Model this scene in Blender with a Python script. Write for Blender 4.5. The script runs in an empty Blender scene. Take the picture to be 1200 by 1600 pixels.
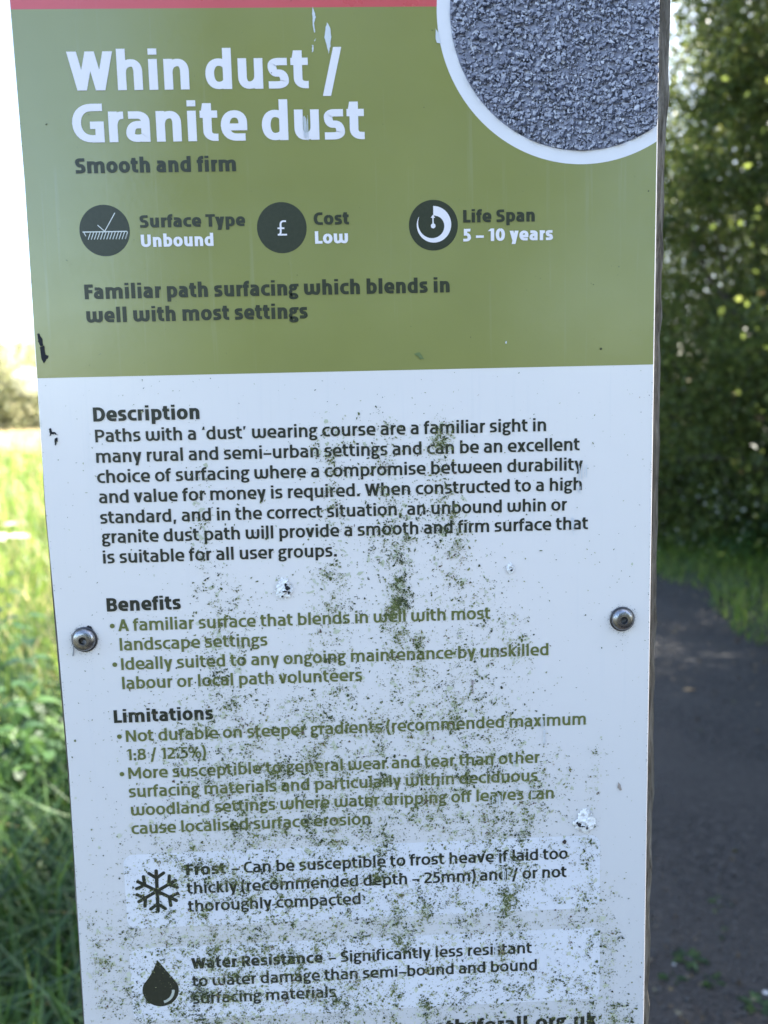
import bpy, math, random
import numpy as np
from mathutils import Vector, Matrix

SC = bpy.context.scene
COL = SC.collection
rng = np.random.default_rng(7)
random.seed(7)

# ---------------------------------------------------------------- camera, sky, sun, exposure
BASE_Z = 1.22                    # height of the green / white boundary of the panel above the path
SUN_EL, SUN_AZ = math.radians(43), math.radians(56)     # azimuth from +Y towards +X

cam_d = bpy.data.cameras.new('camera'); cam = bpy.data.objects.new('camera', cam_d); COL.objects.link(cam)
cam_d.sensor_fit = 'VERTICAL'; cam_d.sensor_height = 36; cam_d.lens = 36*1294/1600
cam_d.clip_start = .02; cam_d.clip_end = 2000
cam_d.dof.use_dof = True; cam_d.dof.focus_distance = .345; cam_d.dof.aperture_fstop = cam_d.lens/2.9
_yaw, _pitch, _roll = -0.03597147, 0.12228903, -0.02406197
def _rz(v): c, s = math.cos(_yaw), math.sin(_yaw); return Vector((c*v[0]-s*v[1], s*v[0]+c*v[1], v[2]))
_r, _u, _f = _rz((1, 0, 0)), _rz((0, 0, 1)), _rz((0, 1, 0))
_u2 = math.cos(_pitch)*_u+math.sin(_pitch)*_f; _f2 = math.cos(_pitch)*_f-math.sin(_pitch)*_u
_r3 = math.cos(_roll)*_r+math.sin(_roll)*_u2; _u3 = -math.sin(_roll)*_r+math.cos(_roll)*_u2
M = Matrix((( _r3.x, _u3.x, -_f2.x, .1251975), (_r3.y, _u3.y, -_f2.y, -.3405394), (_r3.z, _u3.z, -_f2.z, -.01600337+BASE_Z), (0, 0, 0, 1)))
cam.matrix_world = M
SC.camera = cam

W = bpy.data.worlds.new('World'); SC.world = W; W.use_nodes = True
wn = W.node_tree.nodes; wl = W.node_tree.links
sky = wn.new('ShaderNodeTexSky'); sky.sky_type = 'NISHITA'; sky.sun_disc = False
sky.sun_elevation = SUN_EL; sky.sun_rotation = SUN_AZ; sky.air_density = 1.0; sky.dust_density = 2.0; sky.ozone_density = 1.0
bg = wn['Background']; bg.inputs['Strength'].default_value = .12
wl.new(sky.outputs['Color'], bg.inputs['Color'])

sun_d = bpy.data.lights.new('sun', 'SUN'); sun = bpy.data.objects.new('sun', sun_d); COL.objects.link(sun)
sun_d.energy = 5.0; sun_d.angle = math.radians(.5); sun_d.color = (1, .95, .86)
sdir = Vector((math.cos(SUN_EL)*math.sin(SUN_AZ), math.cos(SUN_EL)*math.cos(SUN_AZ), math.sin(SUN_EL)))
sun.rotation_euler = sdir.to_track_quat('Z', 'Y').to_euler(); sun.location = (6, 6, 9)

SC.view_settings.view_transform = 'Standard'; SC.view_settings.look = 'None'
SC.view_settings.exposure = 2.76; SC.view_settings.gamma = 1; SC.view_settings.use_curve_mapping = False

# ---------------------------------------------------------------- helpers
def meshdata(name, V, F, mat=None, smooth=False, attr=None):
    """V (n,3); F = (m,k) array or a list of index lists; attr = {name: per-vertex floats}"""
    me = bpy.data.meshes.new(name)
    V = np.asarray(V, np.float32)
    if isinstance(F, np.ndarray):
        m, k = F.shape
        me.vertices.add(len(V)); me.vertices.foreach_set('co', V.ravel())
        me.loops.add(m*k); me.loops.foreach_set('vertex_index', F.astype(np.int32).ravel())
        me.polygons.add(m); me.polygons.foreach_set('loop_start', np.arange(0, m*k, k, dtype=np.int32))
        me.update(calc_edges=True); me.validate()
    else:
        me.from_pydata(V.tolist(), [], F)
    if attr:
        for n, v in attr.items():
            a = me.attributes.new(n, 'FLOAT', 'POINT'); a.data.foreach_set('value', np.asarray(v, np.float32))
    if smooth: me.polygons.foreach_set('use_smooth', np.ones(len(me.polygons), bool))
    if mat: me.materials.append(mat)
    return me

def obj(name, me, parent=None, loc=(0, 0, 0)):
    o = bpy.data.objects.new(name, me); COL.objects.link(o); o.location = loc
    if parent: o.parent = parent
    return o

def tag(o, label=None, cat=None, group=None, kind=None):
    if label: o['label'] = label
    if cat: o['category'] = cat
    if group: o['group'] = group
    if kind: o['kind'] = kind
    return o

def thing(name, label, cat, loc=(0, 0, 0), rz=0, group=None):
    o = bpy.data.objects.new(name, None); COL.objects.link(o); o.location = loc; o.rotation_euler = (0, 0, rz)
    o.empty_display_size = .1
    return tag(o, label, cat, group)

class NT:
    """tiny node-graph writer"""
    def __init__(s, name):
        s.m = bpy.data.materials.new(name); s.m.use_nodes = True
        s.n = s.m.node_tree.nodes; s.l = s.m.node_tree.links
        s.p = s.n['Principled BSDF']; s.out = s.n['Material Output']
    def new(s, t, **kw):
        nd = s.n.new(t)
        for k, v in kw.items(): setattr(nd, k, v)
        return nd
    def put(s, sock, v):
        if isinstance(v, bpy.types.NodeSocket): s.l.new(v, sock)
        elif isinstance(v, (tuple, list)) and len(v) == 3 and sock.type == 'RGBA': sock.default_value = (*v, 1)
        else: sock.default_value = v
    def math(s, op, a, b=0, clamp=False):
        nd = s.new('ShaderNodeMath', operation=op, use_clamp=clamp); s.put(nd.inputs[0], a); s.put(nd.inputs[1], b); return nd.outputs[0]
    def mix(s, f, a, b, blend='MIX'):
        nd = s.new('ShaderNodeMix', data_type='RGBA', blend_type=blend); s.put(nd.inputs[0], f); s.put(nd.inputs[6], a); s.put(nd.inputs[7], b); return nd.outputs[2]
    def coord(s, scale=(1, 1, 1), off=(0, 0, 0)):
        c = s.new('ShaderNodeTexCoord'); mp = s.new('ShaderNodeMapping'); s.l.new(c.outputs['Object'], mp.inputs[0])
        mp.inputs['Scale'].default_value = scale; mp.inputs['Location'].default_value = off; return mp.outputs[0]
    def noise(s, co, scale, detail=4, rough=.55, dist=0):
        nd = s.new('ShaderNodeTexNoise'); s.l.new(co, nd.inputs['Vector']); nd.inputs['Scale'].default_value = scale
        nd.inputs['Detail'].default_value = detail; nd.inputs['Roughness'].default_value = rough; nd.inputs['Distortion'].default_value = dist
        return nd.outputs['Fac']
    def voro(s, co, scale, out='Distance', feature='F1', rand=1):
        nd = s.new('ShaderNodeTexVoronoi', feature=feature); s.l.new(co, nd.inputs['Vector']); nd.inputs['Scale'].default_value = scale
        nd.inputs['Randomness'].default_value = rand; return nd.outputs[out]
    def ramp(s, f, stops):
        nd = s.new('ShaderNodeValToRGB'); s.put(nd.inputs[0], f); e = nd.color_ramp.elements
        while len(e) < len(stops): e.new(.5)
        for k, (p, c) in enumerate(stops): e[k].position = p; e[k].color = (*c, 1) if len(c) == 3 else c
        return nd.outputs[0]
    def rng(s, f, a, b, c=0, d=1):
        nd = s.new('ShaderNodeMapRange'); s.put(nd.inputs[0], f)
        for k, v in enumerate((a, b, c, d)): s.put(nd.inputs[k+1], v)
        return nd.outputs[0]
    def attr(s, name):
        nd = s.new('ShaderNodeAttribute'); nd.attribute_name = name; return nd.outputs['Fac']
    def bump(s, h, strength=.3, dist=.01):
        nd = s.new('ShaderNodeBump'); s.l.new(h, nd.inputs['Height']); nd.inputs['Strength'].default_value = strength; nd.inputs['Distance'].default_value = dist
        s.l.new(nd.outputs[0], s.p.inputs['Normal']); return nd.outputs[0]
    def set(s, **kw):
        for k, v in kw.items(): s.put(s.p.inputs[k.replace('_', ' ')], v)
        return s.m
# ---------------------------------------------------------------- materials
def print_mat(name, col, rough=.28, wear=True, spec=.85):
    n = NT(name); co = n.coord()
    c = n.mix(n.rng(n.noise(co, 22, 3), .35, .7), tuple(x*.94 for x in col), col)
    if wear:                                            # faint rain streaks and flecks of grime
        st = n.noise(n.coord((260, 1, 9)), 1, 4, .6)
        c = n.mix(n.rng(st, .60, .82, 0, .12), c, (.55, .58, .55))
        fl = n.noise(co, 900, 2, .5)
        c = n.mix(n.rng(fl, .74, .80, 0, .55), c, (.05, .05, .035))
    n.set(Base_Color=c, Roughness=n.rng(n.noise(co, 60, 3), .3, .7, rough*.85, rough*1.2), Specular_IOR_Level=spec)
    n.bump(n.noise(co, 420, 1), .05, .0004)
    return n.m

def ink_mat(name, col, rough=.35):
    n = NT(name); co = n.coord()
    f = n.noise(co, 700, 3, .6)
    c = n.mix(n.rng(f, .35, .7, 0, .5), col, tuple(min(x*1.35+.006, max(x, .80)) for x in col))
    n.set(Base_Color=c, Roughness=rough)
    return n.m

def white_panel():
    n = NT('white_print'); co = n.coord()
    al = n.attr('algae')
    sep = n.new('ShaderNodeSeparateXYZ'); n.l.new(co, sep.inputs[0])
    tint = n.mix(n.rng(sep.outputs[2], -.33, -.02), (.60, .59, .61), (.84, .79, .78))          # pale grey print tint with shade painted in, darker downwards
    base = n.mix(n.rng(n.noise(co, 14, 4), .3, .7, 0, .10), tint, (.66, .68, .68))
    st = n.noise(n.coord((300, 1, 11)), 1, 5, .62)
    base = n.mix(n.rng(st, .56, .80, 0, .22), base, (.62, .63, .66))
    blot = n.noise(co, 190, 5, .7)
    streak = n.noise(n.coord((420, 1, 60)), 1, 4, .6)
    f = n.math('MULTIPLY', n.rng(n.math('ADD', blot, n.math('MULTIPLY', streak, .5)), .66, .98, 0, 1), al)
    f = n.math('MULTIPLY', f, .85, True)
    c = n.mix(f, base, n.mix(n.rng(n.noise(co, 75, 3), .35, .65), (.25, .25, .10), (.34, .30, .17)))
    fl = n.noise(co, 1100, 2, .5)
    c = n.mix(n.rng(fl, .735, .79, 0, .5), c, (.08, .08, .06))
    n.set(Base_Color=c, Roughness=n.rng(f, 0, .6, .2, .6), Specular_IOR_Level=.75)
    n.bump(n.noise(co, 420, 1), .05, .0004)
    return n.m

def gravel_print():
    n = NT('printed_gravel'); co = n.coord()
    v = n.math('ADD', n.attr('shade'), n.math('MULTIPLY', n.math('SUBTRACT', n.noise(co, 1700, 4, .75), .5), .42), True)
    c = n.ramp(v, [(.0, (.020, .021, .036)), (.2, (.070, .074, .115)), (.42, (.225, .232, .31)), (.7, (.37, .38, .475)), (1, (.64, .65, .73))])
    n.set(Base_Color=c, Roughness=.30)
    return n.m

def plain(name, col, rough=.5, metallic=0, var=.25, scale=40):
    n = NT(name); co = n.coord()
    c = n.mix(n.noise(co, scale, 4), tuple(x*(1-var) for x in col), tuple(min(1, x*(1+var)) for x in col))
    n.set(Base_Color=c, Roughness=rough, Metallic=metallic)
    return n.m

def steel():
    n = NT('stainless_steel'); co = n.coord()
    f = n.noise(co, 1500, 4, .7)
    n.set(Base_Color=n.mix(n.rng(f, .4, .7), (.36, .36, .38), (.13, .12, .11)), Metallic=1.0, Roughness=n.rng(f, .3, .75, .15, .5))
    return n.m

def wood():
    n = NT('weathered_timber'); g = n.noise(n.coord((1, 1, .10)), 520, 6, .7, .5); big = n.noise(n.coord((1, 1, .35)), 30, 5, .6)
    c = n.ramp(g, [(.30, (.022, .019, .015)), (.45, (.15, .132, .112)), (.58, (.27, .245, .212)), (.75, (.42, .385, .345))])
    c = n.mix(n.rng(big, .38, .62, 0, .75), c, (.075, .064, .050))
    sp = n.noise(n.coord(), 1100, 3, .6)
    c = n.mix(n.rng(sp, .60, .68, 0, .55), c, (.20, .20, .13))
    n.set(Base_Color=c, Roughness=.9, Specular_IOR_Level=.2); n.bump(g, .9, .003)
    return n.m

def leaf_mat(name, stops, transl=.45, rough=.5, spec=.35):
    """green leaf: light passes through it; 'rnd' is a random number per leaf"""
    n = NT(name); c = n.ramp(n.attr('rnd'), stops)
    n.set(Base_Color=c, Roughness=rough, Specular_IOR_Level=spec)
    tr = n.new('ShaderNodeBsdfTranslucent')
    hs = n.new('ShaderNodeHueSaturation'); n.l.new(c, hs.inputs['Color']); hs.inputs['Hue'].default_value = .485; hs.inputs['Saturation'].default_value = 1.0; hs.inputs['Value'].default_value = 2.0
    n.l.new(hs.outputs[0], tr.inputs['Color'])
    mx = n.new('ShaderNodeMixShader'); mx.inputs[0].default_value = transl
    n.l.new(n.p.outputs[0], mx.inputs[1]); n.l.new(tr.outputs[0], mx.inputs[2]); n.l.new(mx.outputs[0], n.out.inputs['Surface'])
    return n.m

def ground_mat():
    n = NT('field'); co = n.coord()
    sep = n.new('ShaderNodeSeparateXYZ'); n.l.new(co, sep.inputs[0])
    g = n.ramp(n.noise(co, .9, 6, .65), [(.3, (.05, .085, .02)), (.55, (.10, .16, .035)), (.75, (.19, .22, .06))])
    soil = n.ramp(n.noise(co, 25, 5, .7), [(.3, (.022, .020, .014)), (.6, (.050, .052, .028)), (.8, (.075, .062, .042))])
    tan = n.ramp(n.noise(co, .35, 6, .65), [(.3, (.17, .17, .06)), (.55, (.28, .21, .11)), (.75, (.34, .26, .16))])
    yy = n.math('ADD', sep.outputs[1], n.math('MULTIPLY', n.math('SUBTRACT', n.noise(co, .12, 3), .5), 14))
    c = n.mix(n.rng(sep.outputs[1], 5, 13), soil, g)
    c = n.mix(n.rng(n.math('ADD', yy, n.math('MULTIPLY', n.noise(co, .5, 4), 20)), 36, 52), c, n.mix(n.rng(n.noise(co, .22, 3), .42, .62, 0, .8), tan, (.17, .19, .07)))
    n.set(Base_Color=c, Roughness=.95); n.bump(n.noise(co, 30, 5, .7), .6, .03)
    return n.m

def path_mat():
    n = NT('whin_dust'); co = n.coord()
    a = n.noise(co, 2.2, 5, .6); b = n.noise(co, 38, 5, .75); s = n.voro(co, 120)
    c = n.ramp(b, [(.28, (.008, .007, .0065)), (.5, (.023, .020, .0178)), (.72, (.062, .054, .047))])
    c = n.mix(n.rng(a, .42, .62, 0, .7), c, (.036, .032, .028))
    c = n.mix(n.rng(n.voro(co, 60, 'Distance'), .0, .16, .55, 0), c, (.11, .11, .11))
    n.set(Base_Color=c, Roughness=.9); n.bump(n.math('ADD', b, s), .8, .012)
    return n.m
LINES = [   # block, weight, text, ink left, baseline, ink right, x-height   (mm on the panel; 0,0 = left end of the green / white boundary)
 ('title', 'T', 'Whin dust /', 19.98, 108.85, 125.22, 11.303),
 ('title', 'T', 'Granite dust', 20.49, 89.71, 133.43, 11.433),
 ('subtitle', 'B', 'Smooth and firm', 20.57, 78.3, 82.67, 4.291),
 ('cap_dark', 'B', 'Surface Type', 44.15, 57.49, 85.33, 3.609),
 ('cap_white', 'B', 'Unbound', 44.21, 50.09, 72.57, 3.62),
 ('cap_dark', 'B', 'Cost', 112.37, 57.48, 126.32, 3.642),
 ('cap_white', 'B', 'Low', 112.66, 50.27, 125.75, 3.656),
 ('cap_dark', 'B', 'Life Span', 171.84, 57.47, 200.58, 3.683),
 ('cap_white', 'B', '5 – 10 years', 171.75, 50.17, 207.92, 3.7),
 ('tagline', 'B', 'Familiar path surfacing which blends in', 20.93, 30.44, 166.01, 4.537),
 ('tagline', 'B', 'well with most settings', 21.02, 21.31, 108.72, 4.539),
 ('desc_head', 'H', 'Description', 21.11, -17.79, 63.6, 4.337),
 ('desc', 'R', 'Paths with a ‘dust’ wearing course are a familiar sight in', 21.35, -26.14, 205.12, 3.964),
 ('desc', 'R', 'many rural and semi–urban settings and can be an excellent', 21.19, -34.46, 219.14, 3.986),
 ('desc', 'R', 'choice of surfacing where a compromise between durability', 21.04, -42.73, 220.55, 4.004),
 ('desc', 'R', 'and value for money is required. When constructed to a high', 21.22, -51.0, 220.14, 4.022),
 ('desc', 'R', 'standard, and in the correct situation, an unbound whin or', 21.19, -59.42, 213.91, 4.038),
 ('desc', 'R', 'granite dust path will provide a smooth and firm surface that', 21.37, -67.55, 222.83, 4.058),
 ('desc', 'R', 'is suitable for all user groups.', 21.29, -75.96, 117.36, 4.043),
 ('ben_head', 'H', 'Benefits', 21.49, -96.21, 51.89, 4.386),
 ('ben', 'R', 'A familiar surface that blends in well with most', 25.56, -104.72, 181.36, 3.991),
 ('ben', 'R', 'landscape settings', 25.78, -113.04, 87.1, 3.979),
 ('ben', 'R', 'Ideally suited to any ongoing maintenance by unskilled', 25.85, -121.4, 206.14, 4.007),
 ('ben', 'R', 'labour or local path volunteers', 25.76, -129.7, 126.49, 3.999),
 ('lim_head', 'H', 'Limitations', 21.38, -144.31, 62.95, 4.393),
 ('lim', 'R', 'Not durable on steeper gradients (recommended maximum', 25.89, -152.81, 222.41, 4.022),
 ('lim', 'R', '1:8 / 12.5%)', 25.55, -160.99, 59.13, 3.988),
 ('lim', 'R', 'More susceptible to general wear and tear than other', 25.91, -169.28, 202.32, 3.994),
 ('lim', 'R', 'surfacing materials and particularly within deciduous', 25.62, -177.54, 201.47, 4.011),
 ('lim', 'R', 'woodland settings where water dripping off leaves can', 26.04, -185.84, 208.5, 4.03),
 ('lim', 'R', 'cause localised surface erosion', 25.7, -194.22, 128.3, 3.994),
 ('frost', 'H', 'Frost', 47.94, -214.1, 64.97, 3.88),
 ('frost', 'R', '– Can be susceptible to frost heave if laid too', 67.51, -214.07, 214.79, 3.931),
 ('frost', 'R', 'thickly (recommended depth – 25mm) and / or not', 47.82, -222.64, 214.24, 3.913),
 ('frost', 'R', 'thoroughly compacted', 47.91, -230.99, 123.04, 3.902),
 ('water', 'H', 'Water Resistance', 47.9, -257.88, 105.56, 3.921),
 ('water', 'R', '– Significantly less resistant', 108.27, -258.02, 198.66, 3.968),
 ('water', 'R', 'to water damage than semi–bound and bound', 47.91, -266.38, 200.98, 3.937),
 ('water', 'R', 'surfacing materials', 47.76, -274.66, 110.87, 3.927),
 ('web', 'H', 'thsforall.org.uk', 159.76, -295.3, 228.24, 5.0),
]
STREAKS = [  # algae: from (u,v) to (u,v), half width, flecks per mm2
 (62.7, -36.0, 61.7, -86.5, 2.11, 0.101),
 (115.9, -28.2, 116.3, -100.6, 3.73, 0.113),
 (117.3, -24.4, 119.6, -34.9, 5.75, 0.146),
 (137.9, -18.3, 139.7, -74.1, 3.71, 0.128),
 (148.7, -29.1, 147.8, -71.6, 5.85, 0.057),
 (162.0, -22.8, 162.3, -33.3, 2.11, 0.433),
 (161.8, -33.3, 162.8, -55.9, 2.39, 0.17),
 (164.1, -56.0, 166.4, -83.1, 4.85, 0.304),
 (145.7, -68.9, 142.6, -112.6, 2.44, 0.408),
 (142.6, -87.8, 140.6, -108.3, 2.72, 0.742),
 (140.2, -112.5, 141.6, -135.0, 2.21, 0.197),
 (151.1, -108.7, 149.9, -132.4, 1.93, 0.394),
 (150.6, -135.3, 149.0, -149.4, 1.95, 0.257),
 (163.7, -83.0, 168.5, -130.3, 6.86, 0.08),
 (140.0, -63.3, 136.8, -84.9, 8.06, 0.083),
 (114.2, -81.4, 113.5, -145.2, 4.92, 0.161),
 (70.1, -88.2, 67.5, -143.4, 6.79, 0.122),
 (68.0, -132.2, 69.0, -140.7, 3.84, 0.265),
 (110.3, -78.6, 108.3, -139.3, 43.58, 0.02),
 (168.6, -124.7, 165.6, -141.5, 8.35, 0.206),
 (189.2, -108.6, 191.9, -125.5, 4.16, 0.156),
 (179.9, -86.2, 182.2, -142.2, 11.05, 0.039),
 (81.0, -143.9, 81.3, -201.6, 12.61, 0.229),
 (51.5, -140.0, 49.4, -179.8, 11.09, 0.091),
 (108.3, -139.3, 108.9, -202.9, 8.44, 0.202),
 (132.7, -143.1, 132.5, -206.9, 4.53, 0.3),
 (150.6, -138.1, 149.4, -198.8, 5.09, 0.225),
 (162.9, -141.4, 163.4, -199.4, 8.51, 0.149),
 (182.2, -142.2, 178.8, -209.0, 8.55, 0.16),
 (200.1, -171.7, 197.2, -209.8, 6.34, 0.217),
 (226.7, -161.1, 226.9, -199.3, 2.01, 0.121),
 (212.7, -166.4, 209.9, -201.5, 7.19, 0.048),
 (84.3, -195.9, 83.2, -292.6, 34.9, 0.177),
 (131.3, -198.0, 132.1, -221.8, 3.46, 0.482),
 (141.9, -225.2, 139.9, -252.4, 3.51, 0.409),
 (151.8, -225.7, 150.5, -246.8, 1.76, 0.467),
 (170.4, -205.6, 172.2, -297.6, 20.71, 0.149),
 (190.1, -206.5, 187.0, -254.8, 5.87, 0.186),
 (188.6, -230.5, 188.5, -239.6, 2.94, 0.346),
 (224.4, -205.1, 224.2, -217.1, 2.34, 0.41),
 (218.5, -216.8, 227.4, -256.8, 7.4, 0.114),
 (231.6, -241.7, 233.1, -254.0, 3.58, 0.281),
 (218.7, -256.4, 218.9, -300.2, 13.59, 0.153),
 (237.8, -285.4, 239.4, -301.4, 3.66, 0.483),
 (9.6, -227.8, 7.7, -279.2, 4.04, 0.108),
 (8.5, -245.7, 9.5, -251.8, 2.02, 0.361),
 (35.4, -235.0, 35.1, -290.0, 14.57, 0.165),
 (60.2, -239.3, 60.5, -291.4, 14.65, 0.233),
 (137.2, -270.7, 137.5, -295.7, 2.39, 0.335),
 (150.8, -277.6, 150.7, -287.0, 1.5, 0.557),
 (116.4, -233.0, 114.6, -294.4, 17.71, 0.161),
 (56.8, -194.6, 57.4, -239.1, 14.29, 0.098),
 (33.5, -196.5, 33.3, -223.0, 5.67, 0.05),
]
# ---------------------------------------------------------------- lettering: a stroke alphabet drawn for this sign
def _cub(p0, p1, p2, p3, n):
    t = np.linspace(0, 1, n + 1)[1:, None]
    return (1-t)**3*p0 + 3*(1-t)**2*t*p1 + 3*(1-t)*t*t*p2 + t**3*p3

def stroke(a, b, x, y, *segs, kq=.60, n=7):
    """centre line -> ribbon polygon rows; pen is an ellipse a (half width) by b (half height)"""
    P = [np.array((x, y), float)]
    for s in segs:
        p0 = P[-1]; p3 = np.array(s[1:3] if s[0] != 'c' else s[5:7], float)
        if s[0] == 'l': P.append(p3); continue
        if s[0] == 'v': c1 = np.array((p0[0], p0[1]+kq*(p3[1]-p0[1]))); c2 = np.array((p3[0]-kq*(p3[0]-p0[0]), p3[1]))
        elif s[0] == 'h': c1 = np.array((p0[0]+kq*(p3[0]-p0[0]), p0[1])); c2 = np.array((p3[0], p3[1]-kq*(p3[1]-p0[1])))
        else: c1 = np.array(s[1:3], float); c2 = np.array(s[3:5], float)
        P.extend(_cub(p0, c1, c2, p3, n))
    P = np.array(P)
    keep = np.r_[True, np.abs(np.diff(P, axis=0)).sum(1) > 1e-6]; P = P[keep]
    d = np.diff(P, axis=0); d /= np.linalg.norm(d, axis=1)[:, None]
    t = np.vstack([d[:1], d[:-1]+d[1:], d[-1:]]); 
    t /= np.maximum(np.linalg.norm(t, axis=1), 1e-9)[:, None]
    nx, ny = -t[:, 1], t[:, 0]
    h = np.sqrt((a*nx)**2+(b*ny)**2)
    mit = np.ones(len(P))
    if len(P) > 2:
        c = np.sum(d[:-1]*d[1:], axis=1); mit[1:-1] = 1/np.sqrt(np.clip((1+c)/2, .3, 1))
    off = np.stack([nx*h*mit, ny*h*mit], 1)
    return [np.vstack([P[i]+off[i], P[i+1]+off[i+1], P[i+1]-off[i+1], P[i]-off[i]]) for i in range(len(P)-1)]

def slab(x0, y0, x1, y1, hw):          # diagonal with level cuts
    return [np.array(((x0-hw, y0), (x0+hw, y0), (x1+hw, y1), (x1-hw, y1)), float)]

def box(x0, y0, x1, y1):
    return [np.array(((x0, y0), (x1, y0), (x1, y1), (x0, y1)), float)]

def glyph(ch, s):
    """-> list of strokes (each a list of quads), advance width.  x-height 1"""
    t = s*.80; a, b = s/2, t/2
    C, A, D = 1.26, 1.34, -.34
    e = max(0, s-.19)                                # extra width of the bolder cuts
    S = lambda *q, **k: stroke(a, b, *q, **k)
    R = []; ls = .115-.06*e; rs = ls                 # side bearings
    rnd = .055-.02*e
    if ch == ' ': return [], .40
    if ch in 'nhmur':
        w = {'n': .84, 'h': .84, 'u': .84, 'm': 1.40, 'r': .50}[ch] + e*{'n': .15, 'h': .15, 'u': .15, 'm': .5, 'r': .12}[ch]
        if ch in 'nh':
            R = [S(a, 0, ('l', a, A if ch == 'h' else 1)), S(a, .55, ('v', w*.56, 1-b), ('h', w-a, .60), ('l', w-a, 0))]
        elif ch == 'm':
            m = w/2
            R = [S(a, 0, ('l', a, 1)), S(a, .58, ('v', m*.60, 1-b), ('h', m, .64), ('l', m, 0)),
                 S(m, .58, ('v', m+m*.54, 1-b), ('h', w-a, .64), ('l', w-a, 0))]
        elif ch == 'u':
            R = [S(w-a, 0, ('l', w-a, 1)), S(w-a, .45, ('v', w*.44, b), ('h', a, .40), ('l', a, 1))]
        else:
            R = [S(a, 0, ('l', a, 1)), S(a, .50, ('v', w*.88, 1-b*1.02), ('l', w, 1-b*1.02))]; rs = .02
    elif ch in 'iltf':
        if ch == 'l': w = s; R = [S(a, 0, ('l', a, A))]
        elif ch == 'i': w = s; R = [S(a, 0, ('l', a, 1)), box(0, A-min(.2, t*1.05), s, A)]
        elif ch == 't':
            w = .60+e*.1; x = .10+a
            R = [S(x, 1.24, ('l', x, .34), ('v', w*.84, b), ('l', w, b)), box(.0, 1-t, w-.01, 1),
                 [np.array(((0, 1-t), (.1, 1-t), (x-a, 1.24), (x-a, 1.24)))]]; ls = .02; rs = .045
        else:
            w = .56+e*.1; x = .09+a
            R = [S(x, 0, ('l', x, 1.02), ('v', w*.86, A-b), ('l', w, A-b)), box(.0, 1-t, w-.03, 1)]; ls = .02; rs = .0
    elif ch == 'o':
        w = .95+e*.05; m = w/2; ls = rs = rnd
        R = [S(m, 1-b, ('h', w-a, .5), ('v', m, b), ('h', a, .5), ('v', m, 1-b))]
    elif ch in 'dbpq':
        w = .89+e*.1; top = {'d': A, 'b': A, 'p': 1, 'q': 1}[ch]; bot = {'d': 0, 'b': 0, 'p': D, 'q': D}[ch]
        fx = (lambda x: x) if ch in 'dq' else (lambda x: w-x)
        R = [S(fx(w-a), bot, ('l', fx(w-a), top)),
             S(fx(w-a), .66, ('v', fx(w*.50), 1-b), ('h', fx(a), .5), ('v', fx(w*.50), b), ('h', fx(w-a), .34))]
        ls, rs = (rnd, ls) if ch in 'dq' else (ls, rnd)
    elif ch == 'a':
        w = .80+e*.12; ls = rnd; y = .565
        R = [S(.09, 1-b, ('l', w*.48, 1-b), ('h', w-a, .66), ('l', w-a, 0)),
             S(w-a, y, ('l', w*.5, y), ('h', a, .29), ('v', w*.46, b), ('l', w*.5, b), ('h', w-a, .26))]
    elif ch == 'e':
        w = .90+e*.05; ls = rs = rnd; y = .46
        R = [S(w-.07, b, ('l', w*.58, b), ('h', a, .5), ('v', w*.52, 1-b), ('h', w-a, .60), ('l', w-a, y)), box(a, y-b, w, y+b*.9)]
    elif ch == 'c':
        w = .76+e*.05; ls = rnd; rs = .03
        R = [S(w, b+.01, ('l', w*.68, b), ('h', a, .5), ('v', w*.68, 1-b), ('l', w, 1-b-.01))]
    elif ch == 's':
        w = .72+e*.1; ls = .05; rs = .05; y = .505
        R = [S(w-.05, 1-b, ('l', w*.50, 1-b), ('h', a+.01, .745), ('v', w*.46, y), ('l', w*.54, y), ('h', w-a, .255), ('v', w*.46, b), ('l', .03, b))]
    elif ch == 'g':
        w = .86+e*.08; ls = .04; rs = -.0; bb = b*.88; m = w*.44; r0 = .02+a
        G = lambda *q, **k: stroke(a*.92, bb, *q, **k)
        R = [G(m, 1-bb, ('h', 2*m-r0, .70), ('v', m, .40+bb), ('h', r0, .70), ('v', m, 1-bb)),
             box(m, 1-2*bb, w, 1),
             G(w*.30, .44, ('c', w*.10, .36, w*.08, .12, w*.34, .115-bb*.2), ('l', w*.52, .115-bb*.2), ('h', w-a-.03, -.10), ('v', m, D+bb), ('h', r0-.02, -.12), ('v', w*.34, .115-bb*.2))]
    elif ch == 'w':
        w = 1.36+e*.5; m = w/2
        R = [S(a, 1, ('l', a, .42), ('v', w*.27, b), ('h', m, .42), ('l', m, .97)),
             S(m, .42, ('v', w*.76, b), ('h', w-a, .44), ('l', w-a, 1))]; ls = rs = .08
    elif ch in 'vy':
        w = .86+e*.25; h = a*1.12; m = w/2; ls = rs = .015
        if ch == 'v': R = [slab(h, 1, m-.0, 0, h), slab(w-h, 1, m, 0, h)]
        else: R = [slab(h, 1, m+.02, 0, h), slab(w-h, 1, m+.02-(w-h-m-.02)*.34, D, h)]
    elif ch == 'x':
        w = .84+e*.25; h = a*1.2; R = [slab(h, 1, w-h, 0, h), slab(w-h, 1, h, 0, h)]; ls = rs = .015
    elif ch == 'k':
        w = .80+e*.2; h = a*1.2
        R = [S(a, 0, ('l', a, A)), slab(w-h-.03, 1, s*.9, .46, h), slab(s*1.2, .58, w-h, 0, h)]; rs = .01
    elif ch == 'W':
        w = 1.50+e*.5; h = a*1.1; q = w*.30
        R = [slab(h, C, q, 0, h), slab(w/2, C, q, 0, h*.95), slab(w/2, C, w-q, 0, h*.95), slab(w-h, C, w-q, 0, h)]; ls = rs = .02
    elif ch == 'A':
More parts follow.
